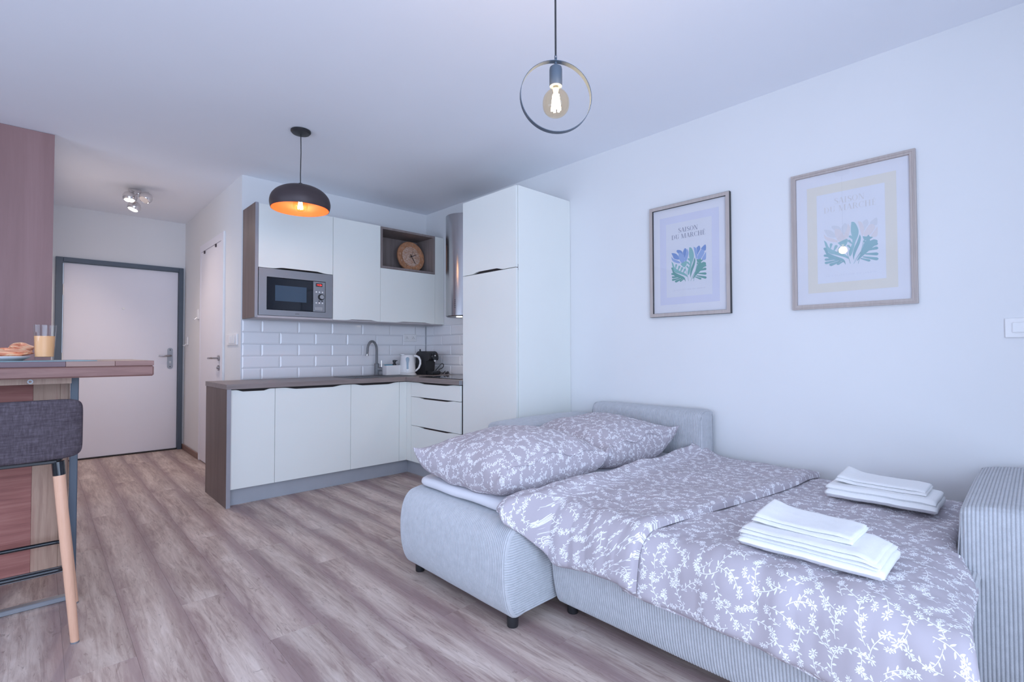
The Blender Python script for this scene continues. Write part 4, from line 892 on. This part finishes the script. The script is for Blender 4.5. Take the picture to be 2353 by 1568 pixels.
# stools
def stool(loc, lab):
    t = thing('bar_stool', lab, 'stool', loc, 'bar stools at the rustic table')
    X, Y = loc[0], loc[1]; hw = 0.222
    # low wrap-around back : rounded slab, slightly curved
    b = MB(); ni, nj = 49, 32; loop = []
    for j in range(nj):
        a = 2*PI*j/nj; c, s = math.cos(a), math.sin(a); e = 0.36
        loop.append((abs(c)**e*(1 if c > 0 else -1)*0.030, abs(s)**e*(1 if s > 0 else -1)*0.112))
    def P(i, j):
        u = math.sin(PI/2*(-1+2*i/(ni-1))); k = max(0.0, 1-abs(u)**9)**(1/9); k2 = max(0.0, 1-abs(u)**16)**0.5
        tt, zz = loop[j]; z = 0.815+zz*max(k, 0.55); k = k2
        th = tt*(0.25+0.75*k)
        curve = 0.045*abs(u)**2.2
        lean = (z-0.70)*0.03
        return (X+u*hw, Y-0.215+th+curve-lean, z)
    b.grid(P, ni, nj, wrap_j=True); b.add([P(0, j) for j in range(nj)], [tuple(range(nj))]); b.add([P(ni-1, j) for j in range(nj)], [tuple(range(nj))])
    b.build('backrest', 'linen', t, 60)
    MB().box(X-0.205, X+0.205, Y-0.165, Y+0.215, 0.700, 0.775, bev=0.028, seg=4).build('seat', 'linen', t, 60)
    MB().box(X-0.15, X+0.15, Y-0.19, Y+0.15, 0.685, 0.699, bev=0.003).build('seat_plate', 'black', t)
    for sx in (-1, 1):
        for sy in (-1, 1):
            p0 = Vector((X+sx*0.152, Y+sy*0.175, 0.690)); p1 = Vector((X+sx*(0.224 if sy > 0 else 0.208), Y+sy*0.200, 0.004))
            lg = MB().tube([p0.lerp(p1, 0.07), p0.lerp(p1, 0.5), p1], [0.0185, 0.0170, 0.0130], 18).build('leg', 'beech', t)
            MB().cyl(p0, p0.lerp(p1, 0.075), 0.0190, n=18).build('collar', 'black_gloss', lg)
            MB().cyl(p1+Vector((0, 0, -0.004)), p1+Vector((0, 0, 0.002)), 0.0135, n=16).build('foot_pad', 'steel_matte', lg)
    k = 0.59; rx, ry = 0.152+0.06*k, 0.175+0.025*k; z = 0.690-0.686*k; cr = 0.035; pts = []
    for cx_, cy_, a0 in ((rx-cr, ry-cr, 0), (-rx+cr, ry-cr, 90), (-rx+cr, -ry+cr, 180), (rx-cr, -ry+cr, 270)):
        for q in range(6): a = math.radians(a0+18*q); pts.append((X+cx_+cr*math.cos(a), Y+cy_+cr*math.sin(a), z))
    MB().tube(pts, 0.0085, 12, closed=True).build('foot_ring', 'black_gloss', t)
    return t
s1 = stool((-0.092, 2.742, 0), 'dark grey upholstered bar stool with its back to the room')
s2 = copy_tree(s1); s2.location = (-0.165, 3.80, 0); s2.rotation_euler = (0, 0, PI); s2['label'] = 'dark bar stool on the far side of the table, mostly hidden'

# table setting
tag(MB().prism([(-0.42+0.02, 2.770), (0.155, 2.770), (0.185, 2.79), (0.175, 2.86), (0.14, 3.08), (-0.40, 3.10)], lambda u, v, w: (u, v, w), TZ+0.0003, TZ+0.0035).build('placemat', 'teal', None), 'teal placemat under the juice glass and plate', 'placemat')
MZ = TZ+0.0038
def tumbler(x, y, z0, lab):
    t = thing('juice_glass', lab, 'glass', (x, y, z0), 'glasses of orange juice on the bar table')
    o = [(0.0, 0.0), (0.028, 0.0), (0.030, 0.003), (0.0365, 0.148), (0.0345, 0.148), (0.0295, 0.016), (0.0, 0.014)]
    MB().lathe((x, y, z0), o, 36).build('tumbler', 'glass', t)
    MB().lathe((x, y, z0), [(0.0, 0.0145), (0.0290, 0.0165), (0.0325, 0.102), (0.0, 0.102)], 36).build('juice', 'juice', t)
tumbler(0.019, 2.845, MZ, 'tall glass of orange juice near the table edge')
tumbler(-0.158, 3.13, MZ-0.0036, 'second juice glass cut off by the picture border')
t = thing('plate', 'pale plate with raised rim holding the pastries', 'plate', (-0.165, 2.93, MZ))
MB().lathe((-0.165, 2.93, MZ), [(0, 0), (0.118, 0), (0.122, 0.003), (0.124, 0.0035), (0.132, 0.009), (0.136, 0.0095), (0.142, 0.015), (0.142, 0.019), (0.132, 0.018), (0.09, 0.010), (0, 0.009)], 56).build('dish', 'ceramic', t)
def pastry(x, y, z, rx, ry, rz, ang, lab, seed):
    b = MB(); ni, nj = 26, 36
    def P(i, j):
        th = PI*i/(ni-1); ph = 2*PI*j/nj; c = math.sin(th)
        k = 1+0.16*math.sin(3*ph+seed+4*th)*c+0.07*math.sin(9*th+seed)
        px, py, pz = rx*c*math.cos(ph)*k, ry*c*math.sin(ph)*k, rz*(1-math.cos(th))*0.5*2*(0.5)
        pz = rz*(0.5-0.5*math.cos(th))*(1+0.15*math.sin(2*ph+seed))
        a = math.radians(ang); return (x+px*math.cos(a)-py*math.sin(a), y+px*math.sin(a)+py*math.cos(a), z+max(0, pz))
    b.grid(P, ni, nj, wrap_j=True)
    return tag(b.build('pastry', M['pastry'], None, 80), lab, 'pastry', 'pastries on the plate')
def pastry_mat():
    t = NT('glazed_pastry', 0.45); v = t.coord('Object', (10, 22, 40)); f = t.noise(v, 1.5, 6, 0.6, 1.0)
    t.col(t.ramp(f, [(0.36, (0.55, 0.14, 0.06)), (0.48, (0.80, 0.32, 0.18)), (0.6, (0.90, 0.60, 0.36))])); t.bump(f, 0.6, 0.004); return t.mat
M['pastry'] = pastry_mat()
pastry(-0.10, 2.90, MZ+0.010, 0.075, 0.045, 0.038, 5, 'flat glazed pastry at the front of the plate', 1.0)
pastry(-0.055, 2.99, MZ+0.020, 0.045, 0.04, 0.050, 60, 'taller rolled pastry beside the juice glass', 2.4)
pastry(-0.235, 2.95, MZ+0.011, 0.06, 0.05, 0.045, 100, 'glazed pastry at the outer side of the plate', 4.1)

# ================================================================== SOFA BED
sofa = thing('sofa_bed', 'pale grey corduroy corner sofa unfolded as a bed', 'sofa bed', (2.2, 1.2, 0))
RP = 0.0100
def ribprof(t): s = abs(math.sin(PI*t)); return s**0.8
def ribbed(prof, ya, yb, name, depth=0.0038, crown=0.0, round_=0.018, per=6, mb=None):
    """profile in the xz plane swept along y; ribs run along the profile"""
    P = catmull(prof, 4); N = []
    for i in range(len(P)):
        a = P[max(0, i-1)]; c = P[min(len(P)-1, i+1)]; tx, tz = c[0]-a[0], c[1]-a[1]; l = math.hypot(tx, tz) or 1; N.append((-tz/l, tx/l))
    L = yb-ya; nr = max(1, round(abs(L)/RP)); nj = nr*per+1; b = mb or MB()
    def F(i, j):
        t = j/(nj-1); y = ya+L*t; e = min(t, 1-t)*abs(L); sh = 0
        if e < round_: sh = round_*(1-math.sqrt(max(0, 1-(1-e/round_)**2)))
        o = depth*(ribprof(t*nr)-1)-sh*0.75
        nz = 0.0015*noise.noise(Vector((P[i][0]*6, y*6, P[i][1]*6)))
        cz = crown*(1-(2*t-1)**2)*smoothstep(0.45, 0.62, P[i][1])
        return (P[i][0]+N[i][0]*(o+nz), y, P[i][1]+N[i][1]*(o+nz)+cz)
    b.grid(F, len(P), nj)
    return b, P
def cap_v(b, P, y, sgn, x1, z0, ztop, depth=0.003):
    pass
# profiles go from the floor up the front and over the top (outward normal on the left of travel)
pf1 = [(1.43, 0.052), (1.375, 0.050), (1.342, 0.085), (1.322, 0.15), (1.315, 0.22), (1.316, 0.29), (1.328, 0.35), (1.355, 0.395), (1.405, 0.418), (1.55, 0.424), (2.2, 0.424), (2.84, 0.424)]
def nrm_fix(pf): return pf
b, P1 = ribbed(pf1, 1.432, 2.205, 'x')
b.build('chaise_section', 'cord', sofa, 70)
def xl(P, z):
    best = None
    for (a, za), (c, zc) in zip(P[4:], P[5:]):
        if za <= z <= zc and zc > za: best = a+(c-a)*(z-za)/(zc-za); break
    return best if best is not None else P[-1][0]
# end face of the chaise, ribs run level
b = MB(); z0, z1 = 0.056, 0.412; nr = round((z1-z0)/RP); ni = nr*6+1; nj = 26
def CF(i, j):
    z = z0+(z1-z0)*i/(ni-1); t = j/(nj-1); x = xl(P1, z)+0.004+(1.66-xl(P1, z)-0.004)*t
    bul = 0.010*math.sin(PI*min(1, (z-z0)/(z1-z0)))-0.012*(1-min(1, t*9))**2
    return (x, 1.4325-bul+0.0045*(1-ribprof(i/(ni-1)*nr)), z)
b.grid(CF, ni, nj); b.build('chaise_end', 'cord', sofa, 70)
MB().box(1.40, 2.84, 1.45, 2.19, 0.053, 0.415).build('chaise_frame', 'cord', sofa)
pf2 = [(1.66, 0.052), (1.610, 0.050), (1.588, 0.085), (1.572, 0.15), (1.562, 0.22), (1.560, 0.29), (1.570, 0.345), (1.596, 0.388), (1.65, 0.408), (1.8, 0.412), (2.4, 0.412), (2.95, 0.412)]
b, P2 = ribbed(pf2, 0.135, 1.418, 'x')
b.build('pullout_section', 'cord', sofa, 70)
MB().box(1.62, 2.95, 0.155, 1.40, 0.053, 0.403).build('pullout_frame', 'cord', sofa)
# armrests
pfa = [(2.20, 0.052), (2.155, 0.050), (2.136, 0.09), (2.130, 0.20), (2.130, 0.40), (2.132, 0.53), (2.138, 0.575), (2.150, 0.592), (2.20, 0.600), (2.5, 0.604), (2.85, 0.600), (3.00, 0.590), (3.035, 0.555), (3.04, 0.45), (3.04, 0.06)]
def arm(ya, yb, lab, cap_y, face):
    b, P = ribbed(pfa, ya, yb, 'x', depth=0.0040, crown=0.022, round_=0.028)
    a = b.build('armrest', 'cord', sofa, 70); a['label'] = lab
    # inner side, ribs run up
    c = MB(); nr = round(0.88/RP); ni = nr*6+1; nj = 20
    def G(i, j):
        x = 2.139+0.893*i/(ni-1); z = 0.055+(0.583-0.055)*j/(nj-1)
        return (x, cap_y+face*(0.012*math.sin(PI*j/(nj-1))-0.0045*(1-ribprof(i/(ni-1)*nr))), z)
    c.grid(G, ni, nj); c.build('armrest_side', 'cord', sofa, 70)
arm(-0.12, 0.186, 'armrest nearest the light switch', 0.182, 1)
pfa = [(x, z if z < 0.3 else z+0.035) for x, z in pfa]
arm(2.225, 2.50, 'armrest beside the tall cabinet', 2.229, -1)
# raised backrest against the wall
pfb = [(2.87, 0.40), (2.862, 0.48), (2.858, 0.60), (2.864, 0.69), (2.885, 0.730), (2.93, 0.744), (3.00, 0.742), (3.035, 0.72), (3.04, 0.60), (3.04, 0.40)]
b, PB = ribbed(pfb, 1.385, 2.20, 'x', depth=0.0050, round_=0.03); bb_ = b.build('backrest', 'cord', sofa, 70)
for yy, s in ((1.389, -1), (2.196, 1)):
    c = MB(); nr = 16; ni = nr*6+1; nj = 16
    def G(i, j):
        t = i/(ni-1); x = 2.866+0.166*t; z = 0.40+(0.738-0.40-0.05*(2*t-1)**4)*j/(nj-1)
        return (x, yy+s*(0.008*math.sin(PI*t)-0.0045*(1-ribprof(t*nr))), z)
    c.grid(G, ni, nj); c.build('backrest_end', 'cord', sofa, 70)
for q in ((1.398, 1.474), (1.412, 2.165), (1.655, 1.375), (1.655, 0.28), (2.75, 2.14), (2.95, 2.44), (2.25, 2.44), (2.25, -0.06), (2.95, -0.06)):
    MB().lathe((q[0], q[1], 0), [(0, 0), (0.021, 0), (0.0225, 0.003), (0.0245, 0.0515), (0, 0.0515)], 24).build('foot', 'black', sofa)

# sheet-covered topper
def slab(x0, x1, y0, y1, z0, z1, r, seed, amp=0.004, n=60, m_=60):
    b = MB(); per = []
    k = 8
    prof = [(-1, 0)]
    def ring(inset, z):
        out = []
        for s, (ax, ay, bx2, by2) in enumerate(((x0, y0, x1, y0), (x1, y0, x1, y1), (x1, y1, x0, y1), (x0, y1, x0, y0))):
            for q in range(n//4*2):
                t = q/(n//4*2); out.append((ax+(bx2-ax)*t, ay+(by2-ay)*t))
        cx_, cy_ = (x0+x1)/2, (y0+y1)/2; res = []
        for px, py in out:
            dx_, dy_ = px-cx_, py-cy_; hx, hy = (x1-x0)/2-inset, (y1-y0)/2-inset
            px2, py2 = cx_+max(-hx, min(hx, dx_)), cy_+max(-hy, min(hy, dy_))
            cr_ = 0.05; ex, ey = abs(px2-cx_)-(hx-cr_), abs(py2-cy_)-(hy-cr_)
            if ex > 0 and ey > 0:
                l = math.hypot(ex, ey)
                if l > 1e-6: f = min(1, cr_/l); px2 = cx_+math.copysign(hx-cr_+ex*f, px2-cx_); py2 = cy_+math.copysign(hy-cr_+ey*f, py2-cy_)
            w = amp*noise.noise(Vector((px2*5+seed, py2*5, z*9)))
            res.append((px2+w, py2+w, z+w))
        return res
    rings = []
    for q in range(k+1):
        a = -PI/2+PI*q/k; rings.append(ring(r*(1-math.cos(a)), (z0+z1)/2+(z1-z0)/2*math.sin(a)))
    for ins in (0.06, 0.12, 0.2, 0.28): rings.append(ring(ins, z1+0.002))
    nn = len(rings[0]); vs = [p for r_ in rings for p in r_]
    fs = [(i*nn+j, i*nn+(j+1) % nn, (i+1)*nn+(j+1) % nn, (i+1)*nn+j) for i in range(len(rings)-1) for j in range(nn)]
    fs.append(tuple((len(rings)-1)*nn+j for j in range(nn))); fs.append(tuple(range(nn))[::-1])
    return b.add(vs, fs)
tag(slab(1.408, 2.845, 1.442, 2.185, 0.426, 0.472, 0.022, 1.0).build('mattress_topper', 'sheet', None, 60), 'white sheet covered mattress topper under the pillows', 'mattress')

# duvets ------------------------------------------------------------
def ny(x, y, f, s): return noise.noise(Vector((x*f+s, y*f-s, s*1.7)))
def duvet(name, lab, yA, yB, thick, lift, seed, lip=0.16, droop_right=False):
    """yA>yB limits along the wall (functions of distance s from the wall), folded bed cover with thickness"""
    NS, NT_ = 190, 150
    rows = []
    S_END = 1.0
    def base_top(x, y):
        z = 0.432 + (0.478-0.432)*smoothstep(1.36, 1.44, y)
        z += 0.050*math.exp(-(((x-2.93)/0.10)**2+((y-1.42)/0.07)**2))
        z -= 0.020*smoothstep(2.75, 3.0, x)*smoothstep(1.25, 0.9, y)
        return z
    def edge_x(y): return 1.615-(1.615-1.405)*smoothstep(1.36, 1.47, y)
    def drop(y):
        if y > 1.47: d_ = 0.035
        else: d_ = 0.035+0.17*smoothstep(1.50, 1.33, y)
        return d_ + 0.035*smoothstep(0.95, 0.5, y) + 0.015*math.sin(y*9+seed)
    vs_t = []; vs_b = []; uvs = []
    for j in range(NT_+1):
        tj = j/NT_
        for i in range(NS+1):
            si = i/NS
            ya, yb = yA(si), yB(si); y = ya+(yb-ya)*tj
            xf = 2.985-0.05*ny(0, y, 3, seed)-0.13*smoothstep(1.36, 1.42, y); xe = edge_x(y); top_len = xf-xe; r = 0.075; arc = r*1.35; tot = top_len+arc+max(0, drop(y)-0.06); dl = min(tot-top_len, max(0.03, drop(y)+0.02)); tot = top_len+dl
            s = tot*si
            if s <= top_len: x = xf-s; z = base_top(x, y); nx, nz = 0, 1
            else:
                q = s-top_len
                if q < arc: a = q/r; x = xe-r*math.sin(a)*0.9; z = base_top(xe, y)-r*(1-math.cos(a)); nx, nz = -math.sin(a), math.cos(a)
                else: a = 1.35; x = xe-r*math.sin(a)*0.9-(q-arc)*0.12; z = base_top(xe, y)-r*(1-math.cos(a))-(q-arc)*0.98; nx, nz = -math.sin(a), math.cos(a)
            # right end drapes over the end of the bed
            if droop_right:
                e = smoothstep(0.30, 0.10, y); z -= 0.040*e*e*(1 if x < 2.13 else 0.3)
            de = min(si*tot, (1-si)*tot, abs(y-ya), abs(y-yb)); k = min(1, de/0.030); k = math.sqrt(max(0, 1-(1-k)**2))
            lp = lip if abs(y-yb) < 0.05 else 0.16; th = thick*(lp+(1-lp)*k)
            puff = 0.013*ny(x, y, 4, seed)+0.007*ny(x, y, 9, seed+3)+0.0075*abs(ny(x*0.9+y*0.5, y*2.0, 7, seed+5))-0.005*abs(ny(x*1.6-y, y*0.6, 11, seed+8))
            hang = smoothstep(xe+0.25, xe-0.05, x)
            puff += hang*0.010*math.sin(y*31+seed*3+3*ny(x, y, 4, seed))*(0.4+0.6*abs(ny(0, y, 3, seed)))
            wv = 0.010*ny(si*2, tj*2, 3, seed+9)
            l = lift+(0.013*smoothstep(0.13, 0.03, abs(y-yb)) if lip > 0.2 else 0)
            tz = th+puff+l
            vs_t.append((x+nx*tz, y+(wv if 0.02 < tj < 0.98 else wv*0.6), z+nz*tz)); vs_b.append((x+nx*(l+0.003), y, z+nz*(l+0.003))); uvs.append((s+seed, y))
    n1 = NS+1; N = len(vs_t); fs = []
    for j in range(NT_):
        for i in range(NS): a = j*n1+i; fs.append((a, a+1, a+n1+1, a+n1)); fs.append((N+a, N+a+n1, N+a+n1+1, N+a+1))
    for i in range(NS): fs.append((i, N+i, N+i+1, i+1)); a = NT_*n1+i; fs.append((a, a+1, N+a+1, N+a))
    for j in range(NT_): a = j*n1; fs.append((a, a+n1, N+a+n1, N+a)); a = j*n1+NS; fs.append((a, N+a, N+a+n1, a+n1))
    vv = [0.0]*N
    for i in range(n1):
        acc = 0.0
        for j in range(NT_+1):
            if j: acc += math.dist(vs_t[j*n1+i], vs_t[(j-1)*n1+i])
            vv[j*n1+i] = acc
    uvs = [(u_, seed*3-vv[q]) for q, (u_, _) in enumerate(uvs)]
    o = MB().add(vs_t+vs_b, fs, uvs+uvs).build(name, 'floral', None, 80)
    return tag(o, lab, 'duvet', 'floral duvets on the bed')
seam = lambda s: 0.80+0.17*smoothstep(0.15, 1.0, s)
duvet('duvet', 'mauve floral duvet half beside the pillows, its edge lying on top', lambda s: 1.455+0.050*s+0.008*math.sin(9*s), lambda s: seam(s), 0.034, 0.014, 1.3, lip=0.5)
def yBr(s): return 0.205-0.075*smoothstep(0.42, 0.62, s)-0.045*smoothstep(0.75, 1.0, s)
duvet('duvet', 'mauve floral duvet half under the towels, reaching the armrest', lambda s: seam(s)+0.07, yBr, 0.026, 0.0, 5.7, droop_right=True)

# pillows -----------------------------------------------------------
def pillow(x0, x1, y0, y1, zb, hgt, lab, seed, tilt=0.0, corner=None):
    n = 90; cx_, cy_ = (x0+x1)/2, (y0+y1)/2; hx, hy = (x1-x0)/2, (y1-y0)/2; T, Bm, UV = [], [], []
    for i in range(n+1):
        for j in range(n+1):
            u, v = -1+2*i/n, -1+2*j/n; u_, v_ = math.sin(u*PI/2), math.sin(v*PI/2); u_, v_ = 0.5*u+0.5*u_, 0.5*v+0.5*v_
            pin = 1-0.065*(1-v_*v_)*abs(u_)**3; pin2 = 1-0.065*(1-u_*u_)*abs(v_)**3
            x = cx_+hx*u_*pin; y = cy_+hy*v_*pin2
            e = max(0, (1-abs(u_)**2.6))*max(0, (1-abs(v_)**2.6)); k = e**0.42
            cf = (abs(u_)*abs(v_))**6
            w = 0.012*ny(x, y, 5, seed)+0.005*ny(x, y, 13, seed)+0.006*abs(ny(x*1.3, y*0.5, 16, seed+2))
            edge_w = 0.010*math.sin(10*u_+seed)*abs(v_)**6+0.010*math.sin(11*v_+seed)*abs(u_)**6
            mid = zb+hgt*0.28+0.055*cf+edge_w
            if corner and u_*corner[0] > 0 and v_*corner[1] > 0: mid += corner[2]*(abs(u_)*abs(v_))**2.5
            zt = mid+(hgt*0.72)*k+w*min(1, k*2); zl = mid-(hgt*0.28)*min(1, k*1.6)-0.006
            T.append((x, y, zt+0.001)); Bm.append((x, y, max(zb, zl)))
            UV.append(((x+seed)*1.04+0.10*u_*k, (y)*1.04+0.10*v_*k))
    n1 = n+1; N = len(T); fs = []
    def arcs(line):
        o = [0.0]
        for a, c in zip(line, line[1:]): o.append(o[-1]+math.dist(a, c))
        m0 = o[len(o)//2]; return [q-m0 for q in o]
    AU = [arcs([T[i*n1+j] for i in range(n1)]) for j in range(n1)]; AV = [arcs([T[i*n1+j] for j in range(n1)]) for i in range(n1)]
    UV = [(seed+AU[j][i], seed*2+AV[i][j]) for i in range(n1) for j in range(n1)]
    for i in range(n):
        for j in range(n): a = i*n1+j; fs.append((a, a+1, a+n1+1, a+n1)); fs.append((N+a, N+a+n1, N+a+n1+1, N+a+1))
    for i in range(n):
        for a, c in ((i, i+1), (n*n1+i, n*n1+i+1), (i*n1, (i+1)*n1), (i*n1+n, (i+1)*n1+n)): fs.append((a, c, N+c, N+a))
    o = MB().add(T+Bm, fs, UV+UV).build('pillow', 'floral_small', None, 80)
    # closing flap along the near edge
    A, B2 = [], []
    for q in range(41):
        fi = 12+64*q/40; i = int(fi); jj = 5+1.2*math.sin(q*0.30+seed); j = int(jj)
        a = Vector(T[i*n1+j]).lerp(Vector(T[i*n1+j+1]), jj-j); c = Vector(T[i*n1+j+3]); A.append(a+Vector((0, -0.0075, -0.002))); B2.append(c+Vector((0, -0.001, 0.0022)))
    fb = MB().add(A+B2+[p+Vector((0, 0.004, -0.003)) for p in A], [(k, k+1, 41+k+1, 41+k) for k in range(40)]+[(82+k, 82+k+1, k+1, k) for k in range(40)], [(seed+0.9+0.011*k, 3.0+dv) for dv in (0, 0.03, -0.01) for k in range(41)])
    WL[o.name] = tuple(o.location); fb.build('flap', 'floral_small', o, 80)
    tag(o, lab, 'pillow', 'floral pillows at the head of the bed')
    return o
pillow(1.375, 2.135, 1.525, 2.175, 0.475, 0.235, 'floral pillow overhanging the outer corner of the sofa bed', 2.1, corner=(-1, 1, 0.03))
pillow(2.125, 2.835, 1.515, 2.185, 0.475, 0.235, 'floral pillow leaning against the corduroy backrest', 6.3, corner=(1, -1, 0.05))

# towels -------------------------------------------------------------
def towel(x0, x1, y0, y1, z0, plan, lab, seed, nm='towel', grp='folded white towels on the duvet', warp=0.0):
    """folded towel: plan lists (thickness, inset at the near side, inset at the far ends); every layer rests on the one below"""
    b = MB(); n = 44; m_ = 18; za = z0
    for L, (lt, i0, i1) in enumerate(plan):
        xa, xb, ya, yb = x0+i0, x1-0.004*L, y0+i1, y1-i1*0.6
        def top(i, j, up):
            t, s = i/n, j/m_; y = ya+(yb-ya)*t; x = xa+(xb-xa)*s
            h = 0.0045*ny(x, y, 7, seed)+0.0012*ny(x, y, 45, seed)+warp*math.exp(-((y1-y)/0.05)**2)*(0.3+0.7*s)-0.004*L*smoothstep(ya+0.05, ya, y)
            e = min(s, 1-s)*(xb-xa); r = lt*0.62; k = math.sqrt(max(0, 1-(1-min(1, e/r))**2))
            e2 = min(t, 1-t)*(yb-ya); r2 = lt*0.35; k *= 0.55+0.45*math.sqrt(max(0, 1-(1-min(1, e2/r2))**2))
            wob = 0.004*ny(y, L*3.1, 9, seed)*(1-s)+0.004*ny(x, L*5.3, 11, seed)*(1-t)
            return (x+wob, y+0.6*wob, za+lt/2+h+(lt*0.51*k if up else -lt*0.51*k))
        Tv = [top(i, j, True) for i in range(n+1) for j in range(m_+1)]; Bv = [top(i, j, False) for i in range(n+1) for j in range(m_+1)]
        k1 = m_+1; N = len(Tv); fs = []
        for i in range(n):
            for j in range(m_): a = i*k1+j; fs.append((a, a+1, a+k1+1, a+k1)); fs.append((N+a, N+a+k1, N+a+k1+1, N+a+1))
            for a, c in ((i*k1, (i+1)*k1), (i*k1+m_, (i+1)*k1+m_)): fs.append((a, c, N+c, N+a))
        for j in range(m_):
            for a, c in ((j, j+1), (n*k1+j, n*k1+j+1)): fs.append((a, c, N+c, N+a))
        b.add(Tv+Bv, fs); za += lt*0.93
    o = b.build(nm, 'terry', None, 80)
    return tag(o, lab, 'towel', grp)
towel(1.665, 1.925, 0.300, 0.690, 0.470, [(0.026, 0.0, 0.0), (0.012, 0.004, 0.012), (0.012, 0.003, 0.006), (0.011, 0.012, 0.018)], 'large folded white bath towel in the middle of the duvet', 1)
towel(1.735, 1.945, 0.385, 0.670, 0.5275, [(0.012, 0.0, 0.0), (0.011, 0.016, 0.004)], 'small white hand towel on the bath towel in the middle of the duvet', 2, 'hand_towel', warp=0.020)
towel(2.480, 2.740, 0.275, 0.650, 0.473, [(0.030, 0.0, 0.0), (0.022, 0.008, 0.004)], 'large folded white bath towel close to the wall and armrest', 3)
towel(2.545, 2.755, 0.315, 0.625, 0.5215, [(0.012, 0.0, 0.0), (0.011, 0.016, 0.004)], 'small white hand towel on the bath towel close to the wall', 4, 'hand_towel', warp=0.022)
